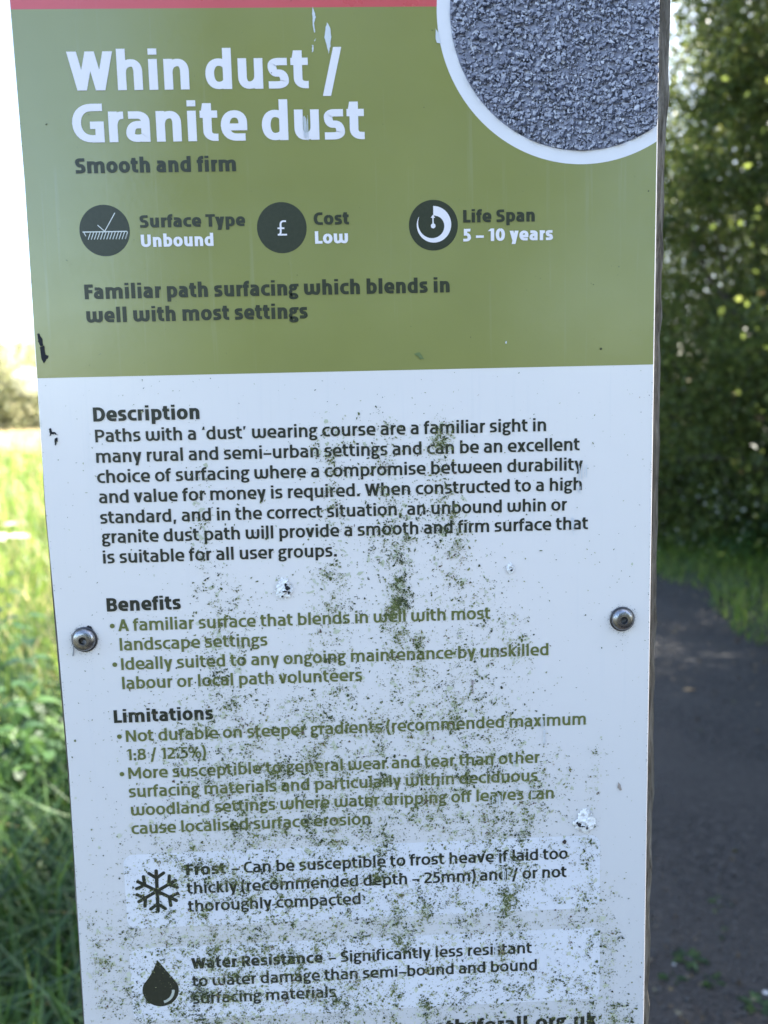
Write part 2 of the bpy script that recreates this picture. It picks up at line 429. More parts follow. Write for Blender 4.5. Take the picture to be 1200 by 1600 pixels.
        w = 1.08+e*.2; h = a*1.1; R = [slab(w/2, C, h, 0, h), slab(w/2, C, w-h, 0, h), box(w*.22, .28, w*.78, .28+t)]; ls = rs = .02
    elif ch == 'M':
        w = 1.28+e*.4; h = a*1.05
        R = [S(a, 0, ('l', a, C)), S(w-a, 0, ('l', w-a, C)), slab(h, C, w/2, .28, h), slab(w-h, C, w/2, .28, h)]
    elif ch == 'N':
        w = 1.04+e*.2; h = a*1.1; R = [S(a, 0, ('l', a, C)), S(w-a, 0, ('l', w-a, C)), slab(h, C, w-h, 0, h)]
    elif ch in 'GC':
        w = 1.06 if ch == 'G' else .90; w += e*.1; ls = rnd; rs = ls if ch == 'G' else .03; m = w*.62
        R = [S(w-.03, C-b, ('l', m, C-b), ('h', a, C/2), ('v', m, b), ('l', w-.02 if ch == 'C' else w-a, b))]
        if ch == 'G': R += [S(w-a, 0, ('l', w-a, .68)), box(w*.56, .68-t, w, .68)]
    elif ch == 'S':
        w = .84+e*.15; ls = rs = .05; y = .64
        R = [S(w-.05, C-b, ('l', w*.5, C-b), ('h', a+.01, .95), ('v', w*.45, y), ('l', w*.55, y), ('h', w-a, .31), ('v', w*.46, b), ('l', .03, b))]
    elif ch == 'T': w = .92+e*.1; R = [S(w/2, 0, ('l', w/2, C)), box(0, C-t, w, C)]; ls = rs = -.01
    elif ch == 'U':
        w = 1.0+e*.1; R = [S(a, C, ('l', a, .44), ('v', w/2, b), ('h', w-a, .44), ('l', w-a, C))]
    elif ch == 'L': w = .74; R = [S(a, 0, ('l', a, C)), box(0, 0, w, t)]; rs = .01
    elif ch == 'F': w = .74; R = [S(a, 0, ('l', a, C)), box(0, C-t, w, C), box(0, .52, w-.06, .52+t)]; rs = .01
    elif ch == 'I': w = s; R = [S(a, 0, ('l', a, C))]
    elif ch == 'D':
        w = 1.04; R = [S(a, 0, ('l', a, C)), S(a, C-b, ('l', w*.42, C-b), ('h', w-a, C/2), ('v', w*.42, b), ('l', a, b))]; rs = rnd
    elif ch in 'PR':
        w = .92+e*.05; y = .46+b
        R = [S(a, 0, ('l', a, C)), S(a, C-b, ('l', w*.48, C-b), ('h', w-a, (C+y-b)/2+.02), ('v', w*.48, y), ('l', a, y))]; rs = .03
        if ch == 'R': R += [slab(w*.5, .56, w-a*.9, 0, a*1.15)]
    elif ch == 'B':
        w = .94; y = .66
        R = [S(a, 0, ('l', a, C)), S(a, C-b, ('l', w*.48, C-b), ('h', w-a-.04, .94), ('v', w*.48, y), ('l', a, y)),
             S(a, y, ('l', w*.5, y), ('h', w-a, .34), ('v', w*.5, b), ('l', a, b))]; rs = .04
    elif ch == '0':
        w = .92; m = w/2; R = [S(m, C-b, ('h', w-a, C/2), ('v', m, b), ('h', a, C/2), ('v', m, C-b))]; ls = rs = .05
    elif ch == '1': w = .52+e*.3; R = [S(w-a, 0, ('l', w-a, C)), slab(w-a*1.1, C, .09, C-.26, a*.9)]; ls = .02; rs = .1
    elif ch == '2':
        w = .82; R = [S(.07, C-b, ('l', w*.45, C-b), ('h', w-a, .92), ('c', w-a, .62, .30, .42, .12, t*.8)), box(.02, 0, w, t)]; ls = rs = .05
    elif ch == '5':
        w = .80; R = [S(.1+a, .62, ('l', .1+a, C-b)), box(.1, C-t, w-.05, C), S(.1, .72, ('l', w*.42, .72), ('h', w-a, .38), ('v', w*.42, b), ('l', .03, b))]; ls = rs = .05
    elif ch == '8':
        w = .88; m = w/2; y = .66
        R = [S(m, C-b, ('h', w-a-.04, .95), ('v', m, y), ('h', a+.04, .95), ('v', m, C-b)), S(m, y, ('h', w-a, .34), ('v', m, b), ('h', a, .34), ('v', m, y))]; ls = rs = .05
    elif ch == '£':
        w = .86; R = [S(w-.05, C-b, ('l', w*.66, C-b), ('h', .22+a, .9), ('l', .22+a, .34), ('v', .06, b), ('l', .02, b)), box(.02, 0, w, t), box(.02, .54, w*.74, .54+t)]
    elif ch == '/': w = .62+e*.6; h = a*.95; R = [slab(w-h, C+.08, h, -.26, h)]; ls = rs = .03
    elif ch == '–': w = .78; R = [box(0, .46-b*.9, w, .46+b*.9)]; ls = rs = -.01+.06
    elif ch in '()':
        w = .40; R = [S(w-a if ch == '(' else a, C+.12, ('c', (0 if ch == '(' else w), .95, (0 if ch == '(' else w), .2, w-a if ch == '(' else a, D+.04))]; ls = rs = .04
    elif ch == '%':
        w = 1.28; r = a*.8
        P = lambda *q: stroke(r, r*.85, *q)
        for cx, cy in ((.27, .92), (w-.27, .34)):
            R.append(P(cx, cy+.30, ('h', cx+.22, cy), ('v', cx, cy-.30), ('h', cx-.22, cy), ('v', cx, cy+.30)))
        R.append(slab(w-.34, C, .34, 0, r*1.05)); ls = rs = .05
    elif ch == ':': w = s*1.05; R = [box(0, 0, w, w), box(0, .78-w, w, .78)]
    elif ch == '.': w = s*1.08; R = [box(0, 0, w, w)]
    elif ch == ',': w = s*1.1; R = [[np.array(((0.02, .22), (w, .22), (w*.62, -.24), (.0, -.24)))]]
    elif ch in '‘’':
        w = s*1.0
        R = [[np.array(((0, C), (w, C), (w*.5, C-.36), (.0, C-.36)))]] if ch == '’' else [[np.array(((w*.45, C+.05), (w, C+.05), (w, C-.28), (0, C-.28)))]]
    else: raise ValueError(ch)
    return [[q + np.array((ls, 0)) for q in st] for st in R], w+ls+rs

WEIGHT = {'T': .30, 'B': .34, 'H': .32, 'R': .25}

def set_line(text, wt, x0, y0, x1, xh):
    """place a line so its ink runs from x0 to x1 (metres); -> list of (stroke level, quad)"""
    s = WEIGHT[wt]; pen = 0; out = []
    for ch in text:
        g, adv = glyph(ch, s)
        for k, st in enumerate(g):
            for q in st: out.append((k, q + np.array((pen, 0))))
        pen += adv
    lo = min(q[:, 0].min() for _, q in out); hi = max(q[:, 0].max() for _, q in out)
    k = (x1-x0)/(hi-lo)/xh
    return [(lv, np.stack([x0+(q[:, 0]-lo)*xh*k, y0+q[:, 1]*xh], 1)) for lv, q in out], k
# ---------------------------------------------------------------- the setting: field, path, far wood
def grid(x0, x1, y0, y1, nx, ny, zf):
    X, Y = np.meshgrid(np.linspace(x0, x1, nx), np.linspace(y0, y1, ny))
    V = np.stack([X.ravel(), Y.ravel(), zf(X, Y).ravel()], 1)
    i = (np.arange(ny-1)[:, None]*nx+np.arange(nx-1)[None]).ravel()
    return V, np.stack([i, i+1, i+nx+1, i+nx], 1)

V, F = grid(-700, 700, -700, 700, 141, 141, lambda X, Y: -.012+.0*X)
tag(obj('ground', meshdata('ground', V, F, ground_mat(), True)), kind='structure')

def bend(y): return np.where(y > 7.5, -.055*np.maximum(y-7.5, 0)**2*.6, 0.)       # the path swings left further on
def edge_r(y): return 2.10+.022*y+.10*np.sin(y*1.7)+.06*np.sin(y*4.1+1)+.03*np.sin(y*9.7)+bend(y)
def edge_l(y): return -.10+.07*np.sin(y*1.3+2)+.05*np.sin(y*5.3)+bend(y)
ys = np.linspace(-14, 26, 321); k = np.linspace(0, 1, 25)
PX = edge_l(ys)[:, None]*(1-k)+edge_r(ys)[:, None]*k; PY = np.repeat(ys[:, None], 25, 1)
PZ = .004+.022*np.sin(np.pi*k)[None]**.6+.006*np.sin(PX*9+PY*3)*np.sin(PY*2.3)
i = (np.arange(320)[:, None]*25+np.arange(24)[None]).ravel()
tag(obj('path', meshdata('path', np.stack([PX.ravel(), PY.ravel(), PZ.ravel()], 1), np.stack([i, i+1, i+26, i+25], 1), path_mat(), True)), kind='structure')

# ---------------------------------------------------------------- foliage builders
def leaves(C, size, up=.5, fold=.25, aspect=.62):
    """C (n,3) leaf centres -> folded diamond leaves"""
    n = len(C); d = rng.normal(size=(n, 3)); d[:, 2] -= .25; d /= np.linalg.norm(d, axis=1)[:, None]
    nr = rng.normal(size=(n, 3)); nr[:, 2] += up*2; s = np.cross(d, nr); s /= np.linalg.norm(s, axis=1)[:, None]; nn = np.cross(s, d)
    L = (size*rng.uniform(.6, 1.35, n))[:, None]; w = L*aspect*.5
    V = np.stack([C-d*L*.5, C+s*w+nn*L*fold*.4, C+d*L*.5, C-s*w+nn*L*fold*.4], 1).reshape(-1, 3)
    return V, np.arange(n*4).reshape(n, 4), np.repeat(rng.random(n), 4)

def tube(P, R, seg=8):
    P = np.asarray(P, float); R = np.asarray(R, float); V = []; F = []
    for i, p in enumerate(P):
        t = P[min(i+1, len(P)-1)]-P[max(i-1, 0)]; t /= np.linalg.norm(t)+1e-9
        a = np.cross(t, (0, 0, 1) if abs(t[2]) < .9 else (1, 0, 0)); a /= np.linalg.norm(a); b = np.cross(t, a)
        for q in range(seg):
            th = 2*math.pi*q/seg; V.append(p+R[i]*(math.cos(th)*a+math.sin(th)*b))
    for i in range(len(P)-1):
        for q in range(seg):
            F.append((i*seg+q, i*seg+(q+1) % seg, (i+1)*seg+(q+1) % seg, (i+1)*seg+q))
    return np.array(V), np.array(F)

def join(parts):
    V = []; F = []; n = 0
    for v, f in parts: V.append(v); F.append(f+n); n += len(v)
    return np.vstack(V), np.vstack(F)

def blades(X, Y, H, Wd, lean=.45, z0=None, dirv=None):
    """curved grass blades, three quads each"""
    n = len(X); th = rng.uniform(0, 2*math.pi, n); ln = H*lean*rng.uniform(.2, 1.6, n)
    dx, dy = np.cos(th), np.sin(th); ph = th+math.pi/2+rng.normal(0, .5, n); sx, sy = np.cos(ph), np.sin(ph)
    rows = []
    for f, wk in ((0, 1), (.38, .9), (.72, .62), (1, .08)):
        droop = 1-.30*np.clip(ln/H, 0, 1.2)*f*f
        cx = X+dx*ln*f**1.9; cy = Y+dy*ln*f**1.9; cz = H*f*droop+(0 if z0 is None else z0)
        rows.append(np.stack([cx-sx*Wd*wk*.5, cy-sy*Wd*wk*.5, cz], 1)); rows.append(np.stack([cx+sx*Wd*wk*.5, cy+sy*Wd*wk*.5, cz], 1))
    V = np.stack(rows, 1).reshape(-1, 3); b = (np.arange(n)*8)[:, None]
    F = np.concatenate([b+np.array([[2*r, 2*r+1, 2*r+3, 2*r+2]]) for r in range(3)], 1).reshape(-1, 4)
    return V, F, np.repeat(rng.random(n), 8)

M_HEDGE = leaf_mat('hawthorn_leaf', [(0, (.055, .042, .020)), (.08, (.034, .042, .012)), (.4, (.050, .078, .017)), (.7, (.084, .114, .026)), (1, (.135, .155, .040))], .5)
M_SCRUB = leaf_mat('scrub_leaf', [(0, (.13, .15, .07)), (.5, (.22, .23, .12)), (1, (.34, .32, .20))], .45)  # lightened: glare over the sunny field is put into the leaf colour
M_FAR = leaf_mat('far_leaf', [(0, (.13, .16, .09)), (.5, (.17, .21, .11)), (1, (.24, .27, .15))], .4)  # lightened: glare and haze of the distance are put into the colour
M_GRASS = leaf_mat('grass_blade', [(0, (.034, .080, .014)), (.35, (.075, .14, .022)), (.6, (.12, .19, .03)), (.80, (.19, .24, .05)), (.88, (.32, .28, .12)), (1, (.44, .36, .19))], .52, .4)
M_HERB = leaf_mat('herb_leaf', [(0, (.010, .030, .010)), (.55, (.034, .082, .018)), (.9, (.062, .125, .028)), (1, (.10, .17, .045))], .3)  # deep green; also puts shade into the growth beside the post
M_BARK = plain('bark', (.085, .07, .055), .9, 0, .5, 30)
M_PETAL = leaf_mat('blossom_petal', [(0, (.62, .62, .50)), (1, (.80, .80, .72))], .35)

def crown_points(n, rx, ry, h0, h1, taper, clumps, spread):
    """clump centres through an uneven crown, then leaves round each"""
    c = []
    while len(c) < clumps:
        p = rng.uniform(-1, 1, 3); r = math.hypot(p[0], p[1])
        if r > 1: continue
        zz = (p[2]+1)/2; sh = (1-taper*zz**1.5)*(.86+.14*min(1, zz*4))
        c.append((p[0]*rx*sh*rng.uniform(.85, 1.15), p[1]*ry*sh*rng.uniform(.85, 1.15), h0+(h1-h0)*zz))
    c = np.array(c); pick = rng.integers(0, clumps, n); sz = rng.uniform(.55, 1.3, clumps)*spread
    g = rng.normal(size=(n, 3)); g *= (rng.random(n)**.5)[:, None]
    return c[pick]+g*sz[pick][:, None]*np.array((1, 1, .8)), c

def tree_meshes(name, n, rx, ry, h0, h1, taper, clumps, spread, size, mat, trunk_r, blossom=0):
    P, c = crown_points(n, rx, ry, h0, h1, taper, clumps, spread)
    P[:, 2] = np.maximum(P[:, 2], .06)
    P = P[rng.random(len(P)) > np.clip((P[:, 2]/h1-.52)*1.5, 0, .40)]          # the top is airier, so the sun gets through it
    v, f, r = leaves(P, size); crown = meshdata(name+'_crown', v, f, mat, attr={'rnd': r})
    parts = []; top = h0+(h1-h0)*.75
    tr = [(0, 0, -.05)]
    for q in range(1, 7): tr.append((tr[-1][0]+rng.normal(0, .06), tr[-1][1]+rng.normal(0, .06), top*q/6))
    parts.append(tube(tr, np.linspace(trunk_r, trunk_r*.25, 7), 10))
    for ci in c[rng.permutation(len(c))[:26]]:
        s = np.array(tr[rng.integers(1, 5)]); s[2] = min(s[2], ci[2]); m = (s+ci)/2+rng.normal(0, .12, 3)
        parts.append(tube([s, m, ci], [trunk_r*.35, trunk_r*.2, trunk_r*.06], 6))
    v, f = join(parts); trunk = meshdata(name+'_trunk', v, f, M_BARK, True)
    bl = None
    if blossom:
        cc = c[rng.permutation(len(c))[:max(5, clumps//12 if blossom < 5000 else clumps//4)]]; pk = cc[rng.integers(0, len(cc), blossom)]
        g = rng.normal(size=(blossom, 3)); g /= np.linalg.norm(g, axis=1)[:, None]
        v, f, r = leaves(pk+g*spread*rng.uniform(.7, 1.15, blossom)[:, None], size*.55, aspect=.9); bl = meshdata(name+'_blossom', v, f, M_PETAL, attr={'rnd': r})
    return crown, trunk, bl

def plant_tree(kind, ms, loc, rz, sc, label, cat, group=None):
    t = thing(kind, label, cat, loc, rz, group); t.scale = (sc, sc, sc) if not isinstance(sc, tuple) else sc
    obj('crown', ms[0], t); obj('trunk', ms[1], t)
    if ms[2]: obj('blossom', ms[2], t)
    return t

# hedge trees to the right of the path; they shade the post and the near ground
HA = tree_meshes('hedge_a', 115000, 1.45, 1.6, .15, 6.1, .66, 190, .38, .047, M_HEDGE, .11, 1200)
HB = tree_meshes('hedge_b', 85000, 1.4, 1.7, .15, 4.4, .45, 140, .38, .046, M_HEDGE, .10, 900)
G = 'hedge trees along the right of the path'
plant_tree('hedge_tree', HA, (3.55, 6.55, 0), .4, .90, 'tall dark leafy tree overhanging the path, its top leaves lit yellow-green', 'tree', G)
plant_tree('hedge_tree', HB, (3.35, 9.3, 0), 2.1, .95, 'lower dark hedge tree beyond the tall one, with pale blossom', 'tree', G)
plant_tree('hedge_tree', HA, (3.7, 3.4, 0), 3.3, .92, 'leafy tree nearest the post on the right, beside the grey path', 'tree', G)
plant_tree('hedge_tree', HB, (2.6, 12.6, 0), 4.4, .92, 'small hedge tree at the far bend of the path', 'tree', G)
plant_tree('hedge_tree', HA, (4.3, .4, 0), 5.2, 1.0, 'leafy tree standing right beside the sign, shading the path', 'tree', G)

for x, y, rz, sc, lab in ((6.6, 9.2, 1.2, 1.05, 'added second-row tree blocking the sun behind the tall overhanging one'), (6.8, 5.8, 2.9, 1.1, 'added second-row tree blocking the sun deep on the right'),
                          (6.9, 2.6, 4.0, 1.08, 'added second-row tree blocking the sun level with the sign'), (6.4, 12.0, 5.5, 1.4, 'tall far tree rising behind the hedge on the right'), (4.6, 16.0, .7, .8, 'tree closing the view beyond the bend of the path'),
                          (8.6, 15.5, 3.4, 1.0, 'tree of the third row at the back right'), (5.4, 7.4, 2.2, .95, 'tree added between the two rows to keep sun off the path')):
    plant_tree('hedge_tree', HA, (x, y, 0), rz, sc, lab, 'tree', 'second row of trees behind the hedge')  # second row is added to keep sun off the hedge and path

# trees behind the photographer, mirrored softly in the glossy panel
for q, (x, y, rz, sc) in enumerate(((1.6, -10.5, 1.0, 1.45), (5.0, -8.0, 2.6, 1.4), (-1.2, -11.5, 3.9, 1.3))):
    plant_tree('hedge_tree', HA, (x, y, 0), rz, sc, ('sunlit tree straight behind the camera over the path', 'tall tree behind the camera on the hedge side', 'furthest tree behind the camera, left of the path')[q], 'tree', 'trees behind the viewpoint')

# pale flowering scrub out in the sun on the left
SA = tree_meshes('scrub', 15000, 1.5, 1.4, .1, 2.7, .35, 60, .34, .11, M_SCRUB, .07, 9000)
S2 = 'pale flowering bushes in the field'
for x, y, rz, sc, lab in ((-24.0, 58, .3, 2.5, 'cream-flowered bush just left of the post, nearest of the field bushes'), (-29.5, 63, 1.9, 2.9, 'largest cream-flowered bush at the far left of the field'),
                          (-27.5, 72, 3.6, 3.1, 'tall cream bush standing behind the nearest flowering one'), (-20.0, 62, 5.0, 2.6, 'cream bush hidden from the front behind the post'), (-35, 70, .9, 3.0, 'cream-flowered bush at the far left end of the row')):
    plant_tree('flowering_bush', SA, (x, y, 0), rz, sc, lab, 'bush', S2)

# the far wood: one mass of crowns
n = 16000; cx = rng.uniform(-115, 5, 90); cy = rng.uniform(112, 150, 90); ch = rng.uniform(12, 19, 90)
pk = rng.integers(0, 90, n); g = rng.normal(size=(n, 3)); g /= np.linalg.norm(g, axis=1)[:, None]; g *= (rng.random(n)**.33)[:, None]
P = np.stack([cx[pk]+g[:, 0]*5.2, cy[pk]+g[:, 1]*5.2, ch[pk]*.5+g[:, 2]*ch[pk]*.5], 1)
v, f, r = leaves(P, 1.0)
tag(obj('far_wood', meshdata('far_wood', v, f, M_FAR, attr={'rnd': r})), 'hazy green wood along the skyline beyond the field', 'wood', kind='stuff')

# long grass left of the path
def scatter(n, y0, y1, xa, xb, pw=1.0):
    y = y0+(y1-y0)*rng.random(n)**pw; a = xa(y); b = xb(y); return a+(b-a)*rng.random(n), y
parts = []; R = []
lim = lambda y: np.minimum(edge_l(y)-.02, -.16)
for n, y0, y1, xa, hmin, hmax, w, pw in ((9000, .06, 3.2, lambda y: -.75*y-1.3, .16, .44, .0065, 1), (17000, 2.2, 7, lambda y: -.75*y-1.0, .2, .46, .008, 1),
                                         (17000, 6, 16, lambda y: -.72*y, .22, .48, .013, 1), (13000, 14, 27, lambda y: -.66*y, .22, .45, .026, 1)):
    x, y = scatter(n, y0, y1, xa, lim, pw)
    if y0 > 5: keep = x < -.12*y; x, y = x[keep], y[keep]
    H = rng.uniform(hmin, hmax, len(x))*(.75+.5*rng.random(len(x)))*(.8+.35*np.sin(x*2.1+1)*np.sin(y*1.7))
    v, f, r = blades(x, y, H, w*rng.uniform(.5, 1.5, len(x)), .5); parts.append((v, f)); R.append(r)
v, f = join(parts)
tag(obj('long_grass', meshdata('long_grass', v, f, M_GRASS, attr={'rnd': np.concatenate(R)})), 'long green meadow grass left of the post, dark in shade and lime in the sun', 'grass', kind='stuff')

# straw-coloured dry grass further out
x, y = scatter(9000, 24, 60, lambda y: -.58*y, lambda y: -.24*y)
v, f, r = blades(x, y, rng.uniform(.35, .75, 9000), .07*rng.uniform(.5, 1.5, 9000), .5)
M_STRAW = leaf_mat('straw', [(0, (.20, .20, .08)), (.5, (.34, .28, .14)), (1, (.46, .38, .22))], .4)
tag(obj('dry_grass', meshdata('dry_grass', v, f, M_STRAW, attr={'rnd': r})), 'pale straw-coloured dry grass in front of the far bushes', 'grass', kind='stuff')

# lush deep-green herbs and grass beside the post, shade put into their colour
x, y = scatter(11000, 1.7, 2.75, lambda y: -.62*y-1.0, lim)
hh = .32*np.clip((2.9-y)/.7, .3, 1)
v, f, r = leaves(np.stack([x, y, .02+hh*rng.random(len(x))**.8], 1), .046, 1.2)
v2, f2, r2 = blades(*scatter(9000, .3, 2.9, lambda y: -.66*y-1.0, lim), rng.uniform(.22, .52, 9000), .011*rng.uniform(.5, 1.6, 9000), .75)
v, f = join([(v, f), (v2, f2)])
tag(obj('shaded_herbs', meshdata('shaded_herbs', v, f, M_HERB, attr={'rnd': np.concatenate([r, r2])})), 'lush herbs and grass beside the post, coloured dark for the shade', 'undergrowth', kind='stuff')

# verge on the far side of the path and the low growth under the hedge
x, y = scatter(17000, 1.0, 15, lambda y: edge_r(y)-.06, lambda y: edge_r(y)+2.0)
keepH = rng.uniform(.04, .16, len(x))*(.6+.9*np.clip((x-edge_r(y))/.8, 0, 1))
v, f, r = blades(x, y, keepH*1.5, rng.uniform(.005, .012, len(x)), .9)
tag(obj('verge_grass', meshdata('verge_grass', v, f, M_GRASS, attr={'rnd': .2+.6*r})), 'short grass verge between the path and the hedge', 'grass', kind='stuff')
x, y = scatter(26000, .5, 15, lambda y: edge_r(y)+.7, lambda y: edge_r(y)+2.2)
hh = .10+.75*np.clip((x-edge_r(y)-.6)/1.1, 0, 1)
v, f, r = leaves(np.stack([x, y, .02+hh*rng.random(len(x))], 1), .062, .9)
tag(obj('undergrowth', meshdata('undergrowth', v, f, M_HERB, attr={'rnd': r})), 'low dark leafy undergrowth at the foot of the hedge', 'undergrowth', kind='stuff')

# dark nettles in the shaded grass near the post
def nettle(name, h, n):
    t = np.linspace(0, 1, 6); st = np.stack([.05*np.sin(t*2), .04*t*t, h*t], 1)
    stem = meshdata(name+'_stem', *tube(st, np.linspace(.004, .0015, 6), 6), M_HERB, True, {'rnd': np.full(36, .7)})
    V = []; F = []; Rn = []; b = 0
    for q in range(n):
        z = h*(.18+.82*q/(n-1)); th = q*math.pi/2*1.03+rng.normal(0, .2); L = (.125-.06*q/n)*rng.uniform(.8, 1.15)
        for side in (0, math.pi):
            d = np.array((math.cos(th+side), math.sin(th+side), 0)); s = np.array((-d[1], d[0], 0)); o = np.array((.05*math.sin(2*z/h), .04*(z/h)**2, z))
            for k, (u, w, dz) in enumerate(((.10, .02, .0), (.30, .30, .02), (.55, .27, .0), (.80, .14, -.05), (1.0, .01, -.13))):
                c = o+d*L*u+np.array((0, 0, dz*L*2)); V += [c-s*L*w+np.array((0, 0, .06*L*(w > .1))), c, c+s*L*w+np.array((0, 0, .06*L*(w > .1)))]
                if k:
                    a0 = b+3*(k-1); F += [(a0, a0+1, a0+4, a0+3), (a0+1, a0+2, a0+5, a0+4)]
            Rn += [rng.random()]*15; b += 15
    return stem, meshdata(name+'_leaf', np.array(V), np.array(F), M_HERB, True, {'rnd': np.array(Rn)})
NS = [nettle('nettle_a', .62, 9), nettle('nettle_b', .5, 8)]
for q, (x, y, k, rz, lab) in enumerate(((-.90, 2.05, 0, .2, 'tallest dark nettle in the shaded grass left of the panel'), (-1.02, 2.40, 1, 1.4, 'dark nettle standing just behind the tallest one'),
                                        (-.74, 1.80, 1, 2.2, 'shorter dark nettle closest to the panel edge'), (-1.13, 2.3, 0, 3.0, 'dark nettle at the left edge of the shaded clump'),
                                        (-1.20, 2.85, 0, 4.1, 'dark nettle at the back, where the sunlit grass begins'))):
    t = thing('nettle', lab, 'plant', (x, y, 0), rz, 'nettles in the shade')
    obj('stem', NS[k][0], t); obj('leaves', NS[k][1], t)

# cow parsley with white flower heads in the sunny grass
def parsley(h):
    parts = []; P = []
    tips = [(0, 0, h)]+[(.10*math.cos(a)*rng.uniform(.6, 1.4), .10*math.sin(a)*rng.uniform(.6, 1.4), h*rng.uniform(.8, .97)) for a in np.linspace(0, 5.2, 5)]
    for tp in tips: parts.append(tube([(0, 0, 0) if tp[0] == 0 else (0, 0, h*.45), (tp[0]*.6, tp[1]*.6, tp[2]*.8), tp], [.004, .003, .002], 5))
    H = []
    for tp in tips:
        m = 70; a = rng.uniform(0, 6.28, m); r = .055*rng.random(m)**.5; v, f, rr = leaves(np.stack([tp[0]+r*np.cos(a), tp[1]+r*np.sin(a), tp[2]+.012-2*r*r+rng.normal(0, .003, m)], 1), .014, 2.5, aspect=.95); H.append(meshdata('parsley_head', v, f, M_PETAL, attr={'rnd': rr}))
    v, f = join(parts); st = meshdata('parsley_stem', v, f, M_HERB, True, {'rnd': np.full(len(v), .9)})
    return st, H
PS = parsley(.62)
for x, y, s, rz, lab in ((-2.05, 4.5, .95, 0, 'white cow parsley at the edge of the shade, closest to the sign'), (-2.75, 6.1, 1.0, 1, 'white cow parsley out in the bright grass'),
                         (-3.6, 8.0, 1.05, 2, 'white cow parsley furthest out in the lime-green grass'), (-2.2, 5.3, .8, 3, 'low white cow parsley beside the post, in the sun')):
    t = thing('cow_parsley', lab, 'plant', (x, y, 0), rz, 'cow parsley in the grass'); t.scale = (s, s, s)
    obj('stem', PS[0], t)
    for hd in PS[1]: obj('flower_head', hd, t)

# rosette weeds, a leaf, a twig and pebbles on the path
def rosette(n, L, w):
    V = []; F = []; b = 0; Rn = []
    for q in range(n):
        th = 6.283*q/n+rng.normal(0, .25); l = L*rng.uniform(.65, 1.2); d = np.array((math.cos(th), math.sin(th), 0)); s = np.array((-d[1], d[0], 0))
        for k in range(9):
            u = k/8; ww = w*l*math.sin(math.pi*min(1, u*.9+.08))*(1.25 if k % 2 else .6); z = .30*l*math.sin(u*2.3)+.004
            c = d*l*u; V += [c-s*ww+np.array((0, 0, z+.01)), c+np.array((0, 0, z)), c+s*ww+np.array((0, 0, z+.01))]
            if k: a0 = b+3*(k-1); F += [(a0, a0+1, a0+4, a0+3), (a0+1, a0+2, a0+5, a0+4)]
        b += 27; Rn += [rng.random()]*27
    return meshdata('rosette', np.array(V), np.array(F), M_HERB, True, {'rnd': np.clip(np.array(Rn)*.7+.15, 0, 1)})
RS = [rosette(9, .075, .16), rosette(7, .06, .13)]
G4 = 'rosette weeds on the path'
for x, y, k, rz, sc, lab in ((.972, 1.468, 0, .3, .48, 'green rosette weed furthest out on the grey path'), (.923, 1.352, 1, 1.2, .6, 'flat sparse weed just below the furthest one on the path'),
                             (.811, 1.274, 0, 2.0, .62, 'largest leafy weed at the foot of the post on the path'), (.755, 1.219, 1, 3.1, .6, 'small weed closest to the post edge'),
                             (.832, 1.204, 1, 4.0, .65, 'low weed between the largest weed and the path centre'), (.890, 1.13, 0, 5.0, .55, 'nearest weed at the bottom of the view')):
    t = obj('path_weed', RS[k], None, (x, y, .012)); t.rotation_euler = (0, 0, rz); t.scale = (sc*.8,)*3; tag(t, lab, 'weed', G4)
v, f, r = leaves(np.zeros((1, 3)), .085); M_DRY = plain('dry_leaf', (.34, .22, .11), .7, 0, .3, 60)
lv = .62*np.array([(-.05, 0, .012), (-.02, .018, .018), (.015, .02, .014), (.05, .002, .010), (.015, -.018, .018), (-.02, -.02, .010), (0, 0, .004)])
tag(obj('fallen_leaf', meshdata('fallen_leaf', lv, [[i, (i+1) % 6, 6] for i in range(6)], M_DRY), None, (1.49, 2.92, .02)), 'dry tan leaf on the grey path, the nearer of the two', 'leaf', 'dry leaves on the path')
o2 = obj('fallen_leaf', bpy.data.meshes['fallen_leaf'], None, (1.76, 3.78, .024)); o2.rotation_euler = (0, 0, 1.9); o2.scale = (.55,)*3; tag(o2, 'dry tan leaf on the path close to the post edge, further away', 'leaf', 'dry leaves on the path')
v, f = tube([(-.035, 0, .004), (-.01, .004, .006), (.015, .002, .005), (.04, .010, .004)], [.0018, .002, .0018, .001], 6)
tag(obj('fallen_twig', meshdata('fallen_twig', v, f, M_DRY, True), None, (.90, 1.64, .016)), 'short straw-coloured twig lying on the path', 'twig')
def pebble(r):
    t = np.linspace(0, math.pi, 7); V = []; F = []
    for i, a in enumerate(t):
        for q in range(10):
            b = q*math.pi/5; k = r*(1+.18*math.sin(3*b+i)); V.append((k*1.2*math.sin(a)*math.cos(b), k*math.sin(a)*math.sin(b), r*.7*math.cos(a)+r*.55))
    for i in range(6):
        for q in range(10): F.append((i*10+q, i*10+(q+1) % 10, i*10+10+(q+1) % 10, i*10+10+q))
    return meshdata('pebble', np.array(V), np.array(F), M_STONE, True)
M_STONE = plain('pale_stone', (.50, .48, .45), .8, 0, .2, 90)
for x, y, r, lab in ((1.271, 2.026, .011, 'white pebble furthest along the grey path'), (.919, 1.202, .007, 'small white pebble near the bottom edge, right of the weeds'), (.925, 1.165, .008, 'white pebble nearest the camera on the path'),
                     (.775, 1.262, .007, 'pale pebble beside the post, left of the largest weed')):
    tag(obj('pebble', pebble(r), None, (x, y, .016)), lab, 'pebble', 'loose pale pebbles on the path')
